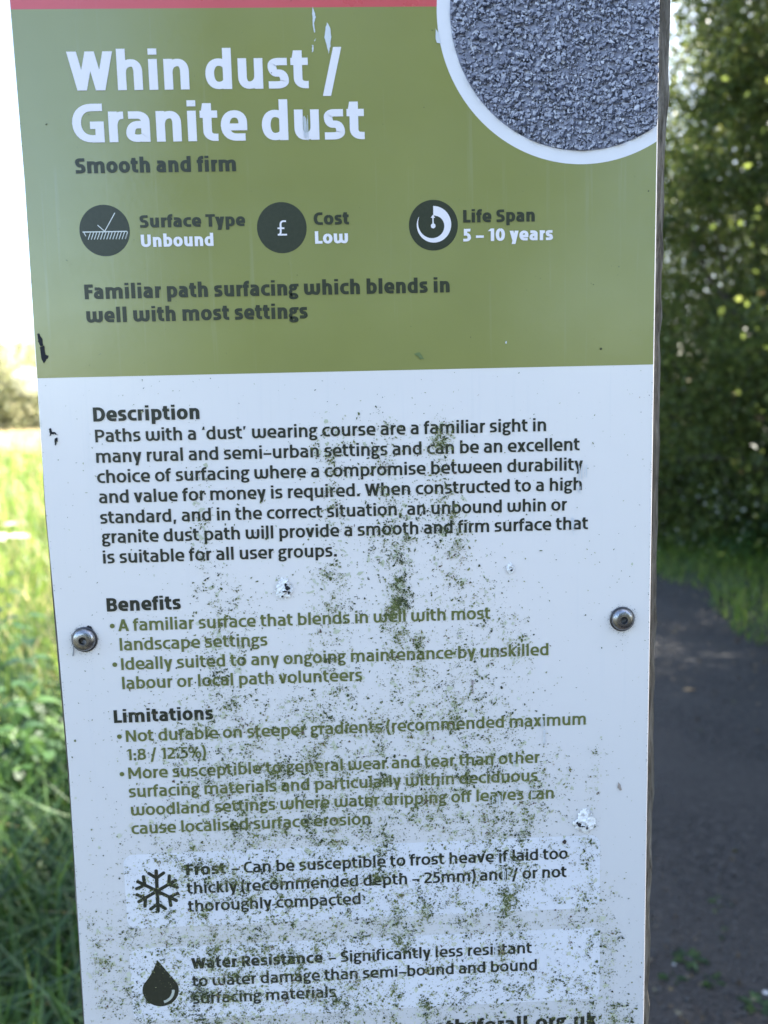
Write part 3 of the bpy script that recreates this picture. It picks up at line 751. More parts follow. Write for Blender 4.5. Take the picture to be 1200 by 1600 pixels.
# loose chippings of the whin dust surface
n = 14000; y = .9+7*rng.random(n)**1.6; x = edge_l(y)+(edge_r(y)-edge_l(y))*rng.random(n); kx = (x-edge_l(y))/(edge_r(y)-edge_l(y))
z = .004+.022*np.sin(np.pi*np.clip(kx, 0, 1))**.6; s = rng.uniform(.0018, .006, n)*(1+.1*y)
oct_ = np.array([(1, 0, 0), (0, 1, 0), (-1, 0, 0), (0, -1, 0), (0, 0, .9), (0, 0, -.5)])
V = (np.stack([x, y, z], 1)[:, None]+oct_[None]*rng.uniform(.6, 1.3, (n, 6, 3))*s[:, None, None]).reshape(-1, 3)
F = (np.arange(n)[:, None, None]*6+np.array([(0, 1, 4), (1, 2, 4), (2, 3, 4), (3, 0, 4), (1, 0, 5), (2, 1, 5), (3, 2, 5), (0, 3, 5)])[None]).reshape(-1, 3)
n = 700; y = 1.0+6*rng.random(n); x = edge_r(y)-np.abs(rng.normal(0, .45, n)); x[:200] = .66+np.abs(rng.normal(0, .22, 200)); y[:200] = rng.uniform(1.05, 1.7, 200)
v, f, r = leaves(np.stack([x, y, np.full(n, .022)], 1), .022, 3)
M_LITTER = leaf_mat('leaf_litter', [(0, (.05, .035, .02)), (.5, (.10, .07, .04)), (.8, (.20, .15, .09)), (1, (.06, .08, .025))], .1)
tag(obj('leaf_litter', meshdata('leaf_litter', v, f, M_LITTER, attr={'rnd': r})), 'small brown leaf litter strewn along the path edges', 'litter', kind='stuff')
tag(obj('path_chippings', meshdata('path_chippings', V, F, plain('chippings', (.075, .071, .066), .9, 0, .6, 120))), 'loose dark chippings scattered over the path', 'gravel', kind='stuff')
# ---------------------------------------------------------------- the information sign
MM = .001
P_TOP, P_BOT, P_W = 205., -335., 250.                   # panel, millimetres
def uL(v):                                              # the left edge is not quite straight
    vs = [-335, -282, -166, -108, -53, 0, 75, 142, 205]; us = [-.45, -.45, .94, .35, -.74, -.35, .41, -.15, -.15]
    return np.interp(v, vs, us)

sign = thing('information_sign', 'narrow timber post with a weathered green and white panel about granite dust paths', 'sign', (.125, .06, 0))
OFF = (-.125, -.06, BASE_Z)                             # panel millimetre frame inside the sign

# post: rough sawn timber, a little wider than the panel
nz = 220; zz = np.linspace(-BASE_Z-.4, .27, nz)
jl = np.convolve(rng.normal(0, 1, nz+20), np.ones(9)/9, 'same')[10:10+nz]*.0016+np.sin(zz*13)*.0003; jr = np.convolve(rng.normal(0, 1, nz+20), np.ones(7)/7, 'same')[10:10+nz]*.0009
jr2 = rng.normal(0, .0003, nz)-.0016*np.convolve(rng.random(nz) > .975, np.ones(3), 'same').clip(0, 1)*rng.random(nz)
left = uL(zz*1000)*MM-np.interp(zz, [-.3, -.04, 0, .1], [.0023, .0022, .0012, .0006])-np.abs(jl)*.35; right = np.interp(zz, [-.335, -.29, -.12, 0, .14, .25], [.2546, .2545, .2543, .2549, .2554, .2556])+jr*.9+jr2
prof = []
for l, r in zip(left, right):
    c = .0022
    prof.append([(l+c, .0034), (r-c, .0034), (r-c*.3, .0040), (r, .0062), (r, .113), (r-c, .115), (l+c, .115), (l, .113), (l, .0062), (l+c*.3, .0040)])
V = np.array([(x, y, z) for z, pr in zip(zz, prof) for x, y in pr]); k = 10
F = [tuple(i*k+q for q in (a, (a+1) % k))+tuple((i+1)*k+q for q in ((a+1) % k, a)) for i in range(nz-1) for a in range(k)]
F += [tuple(range((nz-1)*k, nz*k)), tuple(range(k-1, -1, -1))]
obj('post', meshdata('post', V, F, wood()), sign, OFF)

# panel: 3 mm board with a pale eased edge; its face carries the algae film
vs = np.linspace(P_BOT, P_TOP, 217); us = np.linspace(0, 1, 101)
c = .32
U0 = uL(vs)+c; UU = U0[:, None]*(1-us)+(P_W-c)*us; VV = np.repeat(vs[:, None], 101, 1)
VV[0] += c; VV[-1] -= c

def algae(u, v):
    d = np.zeros_like(u)
    for u0, v0, u1, v1, s, k in STREAKS:
        t = np.clip((v-v0)/(v1-v0), -.5, 1.5); cx = u0+(u1-u0)*t
        end = 1/(1+np.exp(np.clip((v-v0)/(.9+s*.35), -30, 30)))*1/(1+np.exp(np.clip((v1-v)/(.9+s*.35), -30, 30)))
        d += k*np.exp(-.5*((u-cx)/s)**2)*end
    return d
A = algae(UU, VV)
V = np.stack([UU*MM, np.zeros_like(UU), VV*MM], -1).reshape(-1, 3)
i = (np.arange(216)[:, None]*101+np.arange(100)[None]).ravel()
F = [tuple(q) for q in np.stack([i, i+1, i+102, i+101], 1)]
ring = [r*101 for r in range(217)]; ringR = [r*101+100 for r in range(217)]
per = list(range(101))+ringR[1:]+list(range(216*101+99, 216*101-1, -1))+ring[-2:0:-1]
n0 = len(V); pv = V[per]; cen = np.array((.125, 0, -.065)); 
out = pv.copy(); out[:, 0] += np.where(np.isclose(pv[:, 0], (P_W-c)*MM), c*MM, 0)-np.where(pv[:, 0] < .003, c*MM, 0); out[:, 2] += np.where(pv[:, 2] > .2040, c*MM, 0)-np.where(pv[:, 2] < -.3340, c*MM, 0)
e1 = out.copy(); e1[:, 1] = c*MM; e2 = out.copy(); e2[:, 1] = .0032
V = np.vstack([V, e1, e2]); m = len(per)
for q in range(m):
    w = (q+1) % m
    F.append((per[w], per[q], n0+q, n0+w)); F.append((n0+w, n0+q, n0+m+q, n0+m+w))
F.append(tuple(n0+m+q for q in range(m)))
al = np.zeros(len(V)); al[:n0] = np.clip(A.ravel()*1.0, 0, 6)/2.6
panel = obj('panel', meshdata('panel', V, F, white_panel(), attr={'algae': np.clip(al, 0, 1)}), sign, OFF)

def sheet(name, pts, lift, mat, label=None):
    """flat printed shape; pts in panel millimetres, lift in mm in front of the face"""
    V = [(u*MM, -lift*MM, v*MM) for u, v in pts]
    o = obj(name, meshdata(name, V, [tuple(range(len(V)))], mat), panel)
    return tag(o, label)
def multi(name, polys, mat, label=None):
    """several flat shapes of one printed mark: [(lift, pts), ...]"""
    V = []; F = []
    for lift, pts in polys:
        b = len(V); V += [(u*MM, -lift*MM, v*MM) for u, v in pts]; F.append(tuple(range(b, b+len(pts))))
    return tag(obj(name, meshdata(name, V, F, mat), panel), label)
def circ(cu, cv, r, n=72, a0=0, a1=360): return [(cu+r*math.cos(math.radians(a)), cv+r*math.sin(math.radians(a))) for a in np.linspace(a0, a1, n, endpoint=(a1-a0) % 360 != 0)]
def seg(u0, v0, u1, v1, w):
    d = np.array((u1-u0, v1-v0)); d /= np.linalg.norm(d); q = np.array((-d[1], d[0]))*w/2
    return [(u0+q[0], v0+q[1]), (u0-q[0], v0-q[1]), (u1-q[0], v1-q[1]), (u1+q[0], v1+q[1])]
def clip_right(pts, umax): 
    o = []
    for (a, b), (c_, d) in zip(pts, pts[1:]+pts[:1]):
        ia, ic = a <= umax, c_ <= umax
        if ia: o.append((a, b))
        if ia != ic: t = (umax-a)/(c_-a); o.append((umax, b+(d-b)*t))
    return o

GREEN = (.278, .282, .090); DARK = (.020, .023, .016); DARKG = (.030, .035, .018); RED = (.66, .080, .090); WHITE = (.85, .80, .83); OLIVE = (.125, .140, .042)
m_green = print_mat('green_print', GREEN, .17); m_red = print_mat('red_print', RED, .3); m_white = ink_mat('clean_white_print', (.82, .80, .84), .25); m_box = print_mat('pale_box_print', (.76, .76, .82), .3, True)
i_dark = ink_mat('dark_ink', DARK); i_darkg = ink_mat('dark_green_ink', DARKG); i_white = ink_mat('white_ink', WHITE); i_olive = ink_mat('olive_ink', OLIVE)

V_RED = 138.4
hv = np.linspace(0, V_RED, 40)
sheet('green_header', [(uL(v)+c+.05, v) for v in hv]+[(P_W-.5, V_RED), (P_W-.5, 0)], .05, m_green)
rv = np.linspace(V_RED, P_TOP-.5, 12)
sheet('red_band', [(uL(v)+c+.05, v) for v in rv]+[(P_W-.5, P_TOP-.5), (P_W-.5, V_RED)], .05, m_red)
sheet('photo_ring', clip_right(circ(219.8, 136.5, 57.3, 180), P_W-.48), .10, m_white)
def gravel_picture():
    """the printed photograph: angular chips of many sizes, each with its own tone, facet and printed dark side"""
    n = 9500; a = rng.uniform(0, 6.283, n); r = 52.1*rng.random(n)**.5
    cu = 219.8+r*np.cos(a); cv = 136.5+r*np.sin(a); ok = cu < 249.3; cu, cv = cu[ok], cv[ok]; n = len(cu)
    sz = np.clip(np.exp(rng.normal(-.38, .50, n))*np.where(rng.random(n) < .03, 2.0, 1), .25, 3.8); order = np.argsort(-sz+rng.normal(0, .9, n)); cu, cv, sz = cu[order], cv[order], sz[order]
    V = []; F = []; S = []; b = 0
    P = clip_right(circ(219.8, 136.5, 52.2, 180), P_W-.46); V += [(u, .14, v) for u, v in P]; S += [.50]*len(P); F.append(tuple(range(len(P)))); b = len(P)
    for q in range(n):
        k = int(rng.integers(5, 9)); an = np.sort(rng.uniform(0, 6.283, k)); rd = sz[q]*rng.uniform(.6, 1.15, k); el = rng.uniform(.5, 1); th = rng.uniform(0, 3.14)
        x = rd*np.cos(an); y = rd*np.sin(an)*el; x, y = x*math.cos(th)-y*math.sin(th), x*math.sin(th)+y*math.cos(th)
        tone = float(np.clip(rng.normal(.66, .12), .3, .95)); z = .15+q*.00018
        f = rng.uniform(.2, .7)
        polys = [(x*1.06+sz[q]*f*.8, y*1.06-sz[q]*f, rng.uniform(.02, .22), 0), (x, y, tone, .00005)]
        if sz[q] > .5:
            keep = (x*.5-y) < rng.uniform(-.1, .5)*sz[q]
            if keep.sum() >= 3: polys.append((x[keep]*.93, y[keep]*.93, min(1, tone+rng.uniform(.05, .26)), .0001))
        for px_, py_, t, dz in polys:
            uu = cu[q]+px_; vv = cv[q]+py_; d = np.hypot(uu-219.8, vv-136.5); m = np.minimum(1, 52.15/d)
            uu = 219.8+(uu-219.8)*m; vv = 136.5+(vv-136.5)*m; uu = np.minimum(uu, P_W-.46)
            V += [(uu[j], z+dz, vv[j]) for j in range(len(uu))]; S += [t]*len(uu); F.append(tuple(range(b, b+len(uu)))); b += len(uu)
    V = np.array(V); V = np.stack([V[:, 0], -V[:, 1], V[:, 2]], 1)*MM
    tag(obj('gravel_photo', meshdata('gravel_photo', V, F, gravel_print(), attr={'shade': np.array(S)}), panel), 'round printed photograph of grey crushed stone in a white ring')
gravel_picture()
def rbox(u0, v0, u1, v1, r):
    return circ(u1-r, v1-r, r, 12, 0, 90.001)+circ(u0+r, v1-r, r, 12, 90, 180.001)+circ(u0+r, v0+r, r, 12, 180, 270.001)+circ(u1-r, v0+r, r, 12, 270, 360.001)
sheet('text_box', rbox(21.3, -237.8, 229.2, -203.6, 4.5), .05, m_box)
sheet('text_box', rbox(21.3, -281.8, 229.5, -247.2, 4.5), .05, m_box)

# round icons and their symbols
for cu in (30.3, 99.7, 159.9): sheet('icon_disc', circ(cu, 56.65, 9.8), .10, i_darkg)
polys = [(.15, seg(21.7, 56.2, 39.0, 56.2, .42)), (.17, seg(27.7, 58.75, 30.35, 56.3, .33)), (.19, seg(30.25, 56.2, 34.7, 63.3, .33))]
for q in range(14):
    u = 22.6+q*1.2; 
    polys.append((.17, seg(u+1.05 if q else u+.2, 56.1, u-.1 if q else u+.75, 53.3 if q else 54.6, .30)) if q else (.17, seg(22.2, 56.0, 22.9, 54.6, .30)))
polys.append((.17, seg(38.9, 54.9, 38.2, 53.3, .30)))
multi('surface_symbol', polys, ink_mat('pale_line_ink', (.62, .64, .60)))
g, adv = glyph('£', .17); pq = []
for lv, st in enumerate(g):
    for q in st: pq.append((.15+.01*lv, [(97.6+a*4.35-.2, 53.65+b*4.6) for a, b in q]))
multi('pound_symbol', pq, i_white)
cu, cv = 159.9, 56.9; arc = []
for a in np.linspace(0, 298, 80):                         # the ring thins as it sweeps clockwise
    f = min(1, max(0, (a-20)/278)); ro = 7.15-.62*f*f; ri = ro-(3.5*(1-f)**.9+.12)
    arc.append((math.radians(90-a), ro, ri))
outer = [(cu+ro*math.cos(a), cv+ro*math.sin(a)) for a, ro, ri in arc]; inner = [(cu+ri*math.cos(a), cv+ri*math.sin(a)) for a, ro, ri in arc]
pl = [(.15, [outer[q], outer[q+1], inner[q+1], inner[q]]) for q in range(79)]
pl += [(.16, circ(cu-.1, 56.4, .95, 24)), (.17, seg(cu-.1, 56.4, cu-.15, 59.8, .5)), (.18, [(cu-.15, 60.7), (cu-1.05, 59.5), (cu+.75, 59.5)])]
multi('clock_symbol', pl, i_white)
fl = []; cu, cv, R0 = 35.0, -220.7, 9.3; lv = 0
def cap(u0, v0, u1, v1, w):
    a = math.degrees(math.atan2(v1-v0, u1-u0)); return circ(u1, v1, w/2, 9, a-90, a+89.9)+circ(u0, v0, w/2, 9, a+90, a+269.9)
for q in range(6):
    a = math.radians(90+60*q-.6); e = (cu+R0*math.cos(a), cv+R0*math.sin(a)); lv += 1
    fl.append((.15+.004*lv, cap(cu, cv, *e, 1.5)))
    for sgn in (-1, 1):
        b = a+sgn*math.radians(54); j = (cu+R0*.64*math.cos(a), cv+R0*.64*math.sin(a)); lv += 1
        fl.append((.15+.004*lv, cap(*j, j[0]+3.9*math.cos(b), j[1]+3.9*math.sin(b), 1.45)))
multi('snowflake_symbol', fl, i_dark)
cu, cv, r = 33.9, -267.3, 7.9                             # droplet
dp = [(cu+r*math.cos(math.radians(a)), cv+r*.98*math.sin(math.radians(a))) for a in np.linspace(155, 385, 40)]
tip = (33.2, -252.9)
def bez(p0, p1, p2, n=10): t = np.linspace(0, 1, n+1)[1:-1]; return [tuple((1-x)**2*np.array(p0)+2*x*(1-x)*np.array(p1)+x*x*np.array(p2)) for x in t]
dp = dp+bez(dp[-1], (cu+4.2, cv+7.5), tip)+[tip]+bez(tip, (cu-3.0, cv+8.0), dp[0])
sheet('droplet_symbol', dp, .15, i_dark)
hl = [(cu+q*math.cos(math.radians(a)), cv-.3+q*math.sin(math.radians(a))) for q, rr in ((6.1, np.linspace(-78, 2, 14)), (4.9, np.linspace(2, -78, 14))) for a in rr]
sheet('droplet_highlight', hl, .18, ink_mat('pale_ink', (.42, .44, .40)))

# lettering
BL = {}
for b, w, t, x0, y, x1, xh in LINES:
    _, k = set_line(t, w, x0, y, x1, xh); xh *= 1+min(.06, (k-1))*.7
    b = (b, t) if b.startswith('cap_') else (b, '')
    BL.setdefault(b, []).extend(set_line(t, w, x0, y, x1, xh)[0])
NAME = {'title': ('title_lettering', i_white), 'subtitle': ('subtitle_lettering', i_darkg), 'cap_dark': ('icon_caption', i_darkg), 'cap_white': ('icon_value', i_white), 'tagline': ('tagline_lettering', i_darkg),
        'desc_head': ('heading_lettering', i_dark), 'desc': ('description_text', i_dark), 'ben_head': ('heading_lettering', i_dark), 'ben': ('benefits_text', i_olive), 'lim_head': ('heading_lettering', i_dark),
        'lim': ('limitations_text', i_olive), 'frost': ('frost_text', i_dark), 'water': ('water_text', i_dark), 'web': ('website_lettering', i_dark)}
for (b, _), quads in BL.items():
    nm, mat = NAME[b]
    if b == 'web':                                       # the lettering runs on to the left below the frame
        quads = quads+set_line('www.pa', 'H', 128.5, -295.3, 159.0, 5.3)[0]
    Q = np.array([q for _, q in quads]); L = np.array([l for l, _ in quads], float)
    V = np.stack([Q[..., 0], -(.22+.012*L)[:, None]*np.ones((1, 4)), Q[..., 1]], -1).reshape(-1, 3)*MM
    F = np.arange(len(V)).reshape(-1, 4)
    ar = (Q[:, 1, 0]-Q[:, 0, 0])*(Q[:, 2, 1]-Q[:, 0, 1])-(Q[:, 1, 1]-Q[:, 0, 1])*(Q[:, 2, 0]-Q[:, 0, 0])
    F[ar > 0] = F[ar > 0][:, ::1]; F[ar < 0] = F[ar < 0][:, ::-1]
    obj(nm, meshdata(nm, V, F, mat), panel)
for v in (-102.4, -118.95, -150.35, -167.0): sheet('bullet_point', circ(23.2, v, 1.0, 20), .22, i_olive)

# algae flecks: thousands of tiny crusts growing on print and lettering alike
def vnoise(u, v, cell, seed):
    r = np.random.default_rng(seed); T = r.random((256, 256)); x = u/cell+700; y = v/cell+700; xi = np.floor(x).astype(int); yi = np.floor(y).astype(int)
    fx = x-xi; fy = y-yi; fx = fx*fx*(3-2*fx); fy = fy*fy*(3-2*fy); g = lambda a, b: T[(yi+b) % 256, (xi+a) % 256]
    return (g(0, 0)*(1-fx)+g(1, 0)*fx)*(1-fy)+(g(0, 1)*(1-fx)+g(1, 1)*fx)*fy
def fleck_mesh(name, u, v, size, lift, mat, k=6, rnd=None):
    n = len(u); th = rng.uniform(0, 6.283, n); el = rng.uniform(.32, .95, n)
    ang = np.sort(rng.uniform(0, 6.283, (n, k)), 1); rad = size[:, None]*rng.uniform(.55, 1.2, (n, k))
    x = rad*np.cos(ang); y = rad*np.sin(ang)*el[:, None]; c_, s_ = np.cos(th)[:, None], np.sin(th)[:, None]
    X = u[:, None]+x*c_-y*s_; Y = v[:, None]+x*s_+y*c_
    Z = -(lift+rng.uniform(0, .05, n))[:, None]*np.ones((1, k))
    Vr = np.stack([X, Z, Y], -1)
    cn = np.stack([u, -(lift+(.10 if lift > .2 else .02)+.05*rng.random(n)), v], -1)[:, None]       # a slight dome
    V = np.concatenate([Vr, cn], 1).reshape(-1, 3)*MM
    b = (np.arange(n)*(k+1))[:, None, None]; t = np.array([(q, (q+1) % k, k) for q in range(k)])[None]
    return tag(obj(name, meshdata(name, V, (b+t).reshape(-1, 3), mat, attr={'rnd': np.repeat(rng.random(n) if rnd is None else np.clip(rnd+rng.normal(0, .17, n), 0, 1), k+1)}), panel), kind='stuff')
def fleck_mat(name, stops):
    n = NT(name); n.set(Base_Color=n.ramp(n.attr('rnd'), stops), Roughness=.85); return n.m
N = 640000
u = rng.uniform(1, 249, N); v = rng.uniform(-334, -1.5, N)
dn = algae(u, v)
cl = (.12+2.6*np.clip(vnoise(u, v, 2.4, 1)-.36, 0, 1)**1.1)*(.25+1.7*vnoise(u, v, 7.5, 2)**1.4)*(.35+1.3*vnoise(u, v, 1.0, 3))*2.1
tone = .75*vnoise(u, v*.45, 6, 5)+.45*vnoise(u, v, 2, 6)-.12
area = 248*332.5/N
indrop = (np.hypot(u-33.9, (v+267.3)) < 7.7) | ((np.abs(u-33.7) < (-254-v)*.62) & (v > -266) & (v < -254))      # the dark droplet has stayed clean
dn = np.where(indrop, dn*.04, dn)
keep = rng.random(N) < (dn*cl+.0011)*area*2.9
u1, v1, d1 = u[keep], v[keep], dn[keep]
sz = np.exp(rng.normal(-.84, .45, len(u1)))*(.85+.22*np.clip(d1, 0, 2)); sz = np.clip(sz, .10, .85)
fleck_mesh('algae_flecks', u1, v1, sz, .30, fleck_mat('algae_crust', [(0, (.022, .028, .012)), (.35, (.055, .070, .018)), (.62, (.115, .138, .034)), (.82, (.21, .22, .065)), (.9, (.13, .085, .055)), (1, (.10, .07, .06))]), rnd=tone[keep])
keep = rng.random(N) < (dn*cl**.7+.0035)*area*5.0
u2 = u[keep]+rng.normal(0, 1.2, keep.sum()); v2 = v[keep]+rng.normal(0, 1.2, keep.sum()); ok = (v2 < -1) & (u2 > 1) & (u2 < 249)
fleck_mesh('algae_specks', u2[ok], v2[ok], np.clip(np.exp(rng.normal(-1.3, .4, ok.sum())), .09, .55), .28, fleck_mat('algae_film', [(0, (.09, .10, .05)), (.4, (.21, .22, .10)), (.7, (.38, .38, .22)), (.88, (.50, .48, .33)), (1, (.42, .33, .27))]), 5, tone[keep][ok])
# pale bloom of algae lying under the crusts
keep = (rng.random(N) < (dn*cl**.5)*area*.8) & (v < -4)
fleck_mesh('algae_bloom', u[keep], v[keep], np.clip(np.exp(rng.normal(-.25, .4, keep.sum())), .3, 1.7), .08, fleck_mat('algae_bloom', [(0, (.48, .50, .36)), (.6, (.58, .59, .47)), (1, (.60, .58, .51))]), 7, tone[keep])
# a few dark flies' specks over the green header
m = 110; fleck_mesh('dirt_specks', rng.uniform(3, 247, m), rng.uniform(1, 200, m), np.clip(np.exp(rng.normal(-1.65, .5, m)), .08, .55), .30, fleck_mat('dirt', [(0, (.02, .02, .012)), (1, (.09, .09, .05))]))

# scratches and torn patches
def ragged(pts, amp, sub=5, sd=0):
    r = np.random.default_rng(sd); o = []
    for (a, b), (c_, d) in zip(pts, pts[1:]+pts[:1]):
        for q in range(sub): t = q/sub; o.append((a+(c_-a)*t+r.normal(0, amp), b+(d-b)*t+r.normal(0, amp)))
    return o
i_chip = ink_mat('bare_blue_black', (.005, .006, .010), .75); i_scr = print_mat('scuffed_white', (.66, .68, .72), .5, False)
for sd, pts in enumerate(([(1.2, 17.3), (2.1, 17.6), (3.1, 15.6), (3.3, 12.9), (2.3, 12.3), (1.5, 14.2)], [(1.9, 12.2), (3.7, 12.7), (3.9, 9.3), (5.3, 8.5), (4.2, 7.3), (3.1, 5.9), (2.2, 7.6)],
                          [(2.9, -20.2), (4.0, -20.0), (4.3, -21.4), (5.6, -21.7), (6.6, -23.0), (5.2, -22.4), (4.0, -22.6), (3.2, -23.4), (3.5, -21.8)],
                          [(5.0, -24.0), (6.3, -24.0), (6.4, -25.2), (5.7, -26.0), (5.4, -27.4), (5.1, -26.0)])):
    sheet('bare_chip', ragged(pts, .10, 4, sd), .24+.01*sd, i_chip)
for sd, pts in enumerate(([(120.0, 132.8), (121.2, 131.0), (121.5, 127.5), (121.0, 124.2), (120.3, 121.4), (119.6, 124.6), (118.9, 127.4), (119.3, 130.6)],
                          [(114.7, 138.6), (115.5, 136.2), (115.7, 134.6), (115.0, 132.4), (115.4, 129.3), (114.9, 129.2), (114.5, 132.6), (114.4, 136.0)],
                          [(114.0, 124.8), (114.5, 124.6), (114.3, 122.2), (113.8, 122.1)], [(115.0, 126.6), (115.6, 127.1), (115.3, 126.2), (114.8, 125.8)],
                          [(188.5, 10.6), (189.0, 10.8), (188.9, 9.6), (188.4, 9.8)],
                          [(161.9, 130.6), (163.2, 128.2), (164.0, 124.9), (162.6, 125.0), (161.9, 126.4)])):
    sheet('scratch', ragged(pts, .07, 4, sd+20), .26+.01*sd, i_scr)
def rubbed(polys, sd):                                    # places where the ink is worn through in thin upright strokes
    r = np.random.default_rng(sd); q = 0
    for u, v0, v1, w, n in polys:
        out = []
        for _ in range(n):
            a = u+r.normal(0, w); h0 = v0+r.normal(0, .5); h1 = v1+r.normal(0, .8); t = r.uniform(.05, .16); q += 1
            out.append((.36+.0007*q, ragged([(a-t, h0), (a+t, h0), (a+t*.6, h1), (a-t*.6, h1)], .03, 3, sd*100+q)))
        multi('worn_ink', out, i_scr)
rubbed([(191.3, -163.8, -170.2, .45, 7), (192.2, -178.5, -182, .5, 4), (183.6, -183.6, -188, 1.6, 12), (199.0, -179, -186.5, .5, 5), (203.4, -149.6, -153.8, .35, 7), (204.6, -155, -161, .5, 6),
        (216.5, -63.4, -68.0, .35, 7), (186.4, -217.8, -223.2, .55, 9), (182.6, -253.2, -259.5, .7, 9), (110.8, 97.8, 90.5, .6, 12), (220.2, -41, -46, 1.0, 9), (219.2, -49.4, -52, .5, 5)], 5)

m_foil = NT('torn_foil'); _c = m_foil.coord()
m_foil.set(Base_Color=m_foil.mix(m_foil.rng(m_foil.noise(_c, 500, 4), .30, .52), (.42, .40, .40), (.90, .89, .90)), Roughness=.3, Metallic=.0); m_foil.bump(m_foil.noise(_c, 900, 4, .7), .8, .0006)
def torn(name, cu, cv, w, h, sd, dark):
    """crumpled tear in the print: a small relief of bent facets"""
    r = np.random.default_rng(sd); nx, ny = 10, 12; V = []; F = []
    keepm = r.random((ny, nx))
    for b in range(ny+1):
        for a in range(nx+1):
            x = (a/nx-.5)*2; y = (b/ny-.5)*2; rr = math.hypot(x, y)
            V.append(((cu+x*w/2+r.normal(0, w*.025))*MM, -(.30+max(0, 1-rr**3)*r.uniform(.05, .95))*MM, (cv+y*h/2+r.normal(0, h*.02))*MM))
    for b in range(ny):
        for a in range(nx):
            x = ((a+.5)/nx-.5)*2; y = ((b+.5)/ny-.5)*2
            if x*x*(1.0 if y < 0 else 1+2.2*y)+y*y < .92+.25*(keepm[b, a]-.5): i0 = b*(nx+1)+a; F.append((i0, i0+1, i0+nx+2, i0+nx+1))
    o = obj(name, meshdata(name, V, F, m_foil.m), panel)
    pol = []
    for q, (du, dv, a, b) in enumerate(dark): pol.append((1.30+.01*q, ragged([(cu+du+a*math.cos(t), cv+dv+b*math.sin(t)) for t in np.linspace(0, 5.6, 6)], .13, 3, sd+q)))
    multi(name+'_hole', pol, i_chip)
torn('torn_patch', 94.9, -88.7, 8.2, 9.6, 3, [(1.6, .2, 1.2, 1.0), (1.0, 1.5, .5, .9), (.3, -1.2, 1.1, .35), (2.1, -1.6, .5, .7), (-.6, -3.2, .4, .5)])
torn('torn_patch', 222.0, -196.6, 10.0, 11.5, 4, [(-2.3, -1.4, .8, 1.0), (-1.2, -2.2, 1.6, .3), (.9, -2.9, .4, .9), (-3.3, -.4, .5, .6)])
torn('torn_speck', 189.9, -83.2, 4.0, 5.0, 6, [(.3, -.6, .5, .45)])
sheet('brown_spot', ragged([(213.3+.95*math.cos(t), -206.0+1.1*math.sin(t)) for t in np.linspace(0, 5.5, 7)], .1, 3, 51), .42, ink_mat('dark_brown_dirt', (.035, .024, .020), .8))
sheet('brown_smear', ragged([(236.9, -179.4), (238.0, -181.0), (238.4, -183.0), (237.5, -183.6), (236.6, -181.8)], .1, 3, 52), .31, ink_mat('dust_smear', (.30, .25, .22), .8))
sheet('grey_smear', ragged([(151.2, 6.6), (153.4, 6.8), (155.2, 4.4), (153.8, 4.0)], .15, 4, 53), .31, ink_mat('grey_dirt', (.13, .17, .06), .8))
sheet('pink_smear', ragged([(173.1, -131.5), (173.9, -131), (173.9, -137.5), (173.1, -137)], .2, 5, 54), .27, ink_mat('pinkish_dirt', (.40, .34, .35), .8))

# grime ring round each bolt and a faint run below it, chipped rim along both edges
for q, (cu, cv) in enumerate(((11.5, -107.7), (237.8, -106.65))):
    r = np.random.default_rng(80+q); m = 420; an = r.uniform(0, 6.283, m); rr = 5.0+np.abs(r.normal(0, .8, m)); rv = np.where(r.random(m) < .25, -np.abs(r.normal(0, 4, m)), 0)
    fleck_mesh('bolt_grime', cu+rr*np.cos(an)*np.where(rv < 0, .5, 1), cv+rr*np.sin(an)+rv, np.clip(np.exp(r.normal(-2.0, .5, m)), .05, .35), .28, fleck_mat('grime', [(0, (.05, .05, .045)), (.5, (.20, .19, .17)), (1, (.42, .41, .38))]), 5)
m = 260; ev = np.r_[rng.uniform(-334, 200, m), rng.uniform(-334, -2, m)]; eu = np.where(np.arange(2*m) % 2 == 0, uL(ev)+.45+np.abs(rng.normal(0, .25, 2*m)), 249.4-np.abs(rng.normal(0, .25, 2*m)))
fleck_mesh('edge_grime', eu, ev, np.clip(np.exp(rng.normal(-1.9, .5, 2*m)), .06, .3), .28, fleck_mat('edge_dirt', [(0, (.03, .028, .022)), (.6, (.13, .12, .09)), (1, (.30, .29, .25))]), 5)

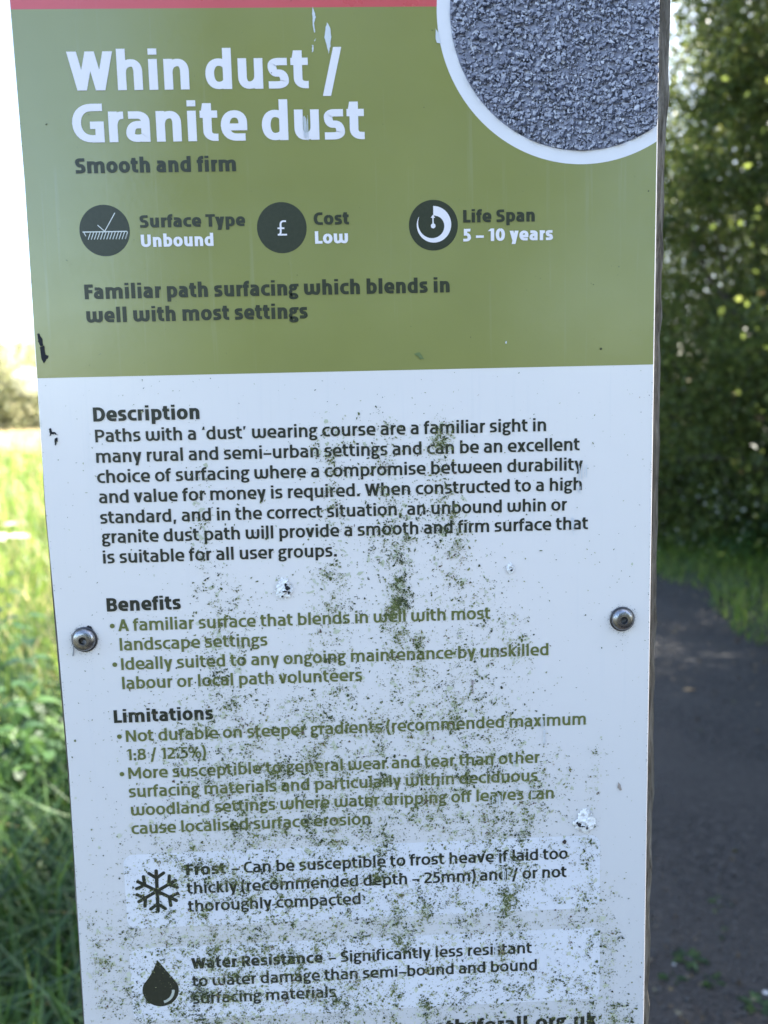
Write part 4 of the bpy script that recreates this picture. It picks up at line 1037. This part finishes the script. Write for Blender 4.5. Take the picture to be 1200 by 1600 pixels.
# button-head bolts with a hexagon socket
M_STEEL = steel(); M_HOLE = plain('socket_shadow_steel', (.10, .10, .11), .4, .9, .2, 300)
def lathe(prof, seg=40):
    V = []; F = []
    for r, y in prof:
        for q in range(seg): a = 6.28318*q/seg; V.append((r*math.cos(a)*MM, -y*MM, r*math.sin(a)*MM))
    for i in range(len(prof)-1):
        for q in range(seg): F.append((i*seg+q, i*seg+(q+1) % seg, (i+1)*seg+(q+1) % seg, (i+1)*seg+q))
    return V, F
def bolt(cu, cv, rot):
    prof = [(4.75, .0), (4.78, .35)]+[(1.9+2.85*math.cos(t)**.9, .5+2.25*math.sin(t)) for t in np.linspace(.05, 1.5, 12)]+[(1.72, 2.78)]
    V, F = lathe(prof); o = obj('bolt', meshdata('bolt', V, F, M_STEEL, True), sign, (OFF[0]+cu*MM, OFF[1]-.0002, OFF[2]+cv*MM)); o.rotation_euler = (0, rot, 0)
    hx = [(1.62*math.cos(math.radians(a))*MM, 1.62*math.sin(math.radians(a))*MM) for a in range(0, 360, 60)]; rim = [(1.72*math.cos(math.radians(a))*MM, 1.72*math.sin(math.radians(a))*MM) for a in range(0, 360, 30)]
    V = [(x, -.00278, z) for x, z in rim]+[(x, -.00272, z) for x, z in hx]+[(x*.96, -.0012, z*.96) for x, z in hx]+[(0, -.0009, 0)]
    F = []
    for q in range(6):
        a = 12+q; b = 12+(q+1) % 6
        F += [(2*q, 2*q+1, a), (2*q+1, b, a), (2*q+1, (2*q+2) % 12, b), (a, b, b+6, a+6), (a+6, b+6, 24)]
    obj('socket', meshdata('socket', V, F, M_HOLE), o)
    V, F = lathe([(5.35, -.1), (5.3, .22), (4.9, .30), (4.7, .28)]); obj('washer', meshdata('washer', V, F, M_HOLE, True), o)
bolt(11.5, -107.7, .3); bolt(237.8, -106.65, 1.0)
for sd, (cu, cv) in enumerate(((13.2, -102.2),)):
    sheet('bolt_chip', ragged([(12.4, -103.3), (13.2, -101.9), (14.4, -102.2), (15.1, -103.4), (14.6, -104.2), (12.9, -103.2)], .1, 3, 60), .33, i_chip)
V, F = tube([(6.4*MM, -.0004, -107.5*MM), (7.0*MM, -.0006, -109.5*MM), (6.9*MM, -.0005, -111.5*MM), (6.3*MM, -.0004, -114.6*MM)], [.00022, .00018, .00015, .0002], 5)
obj('grass_thread', meshdata('grass_thread', V, F, plain('thread', (.16, .17, .18), .8)), panel)
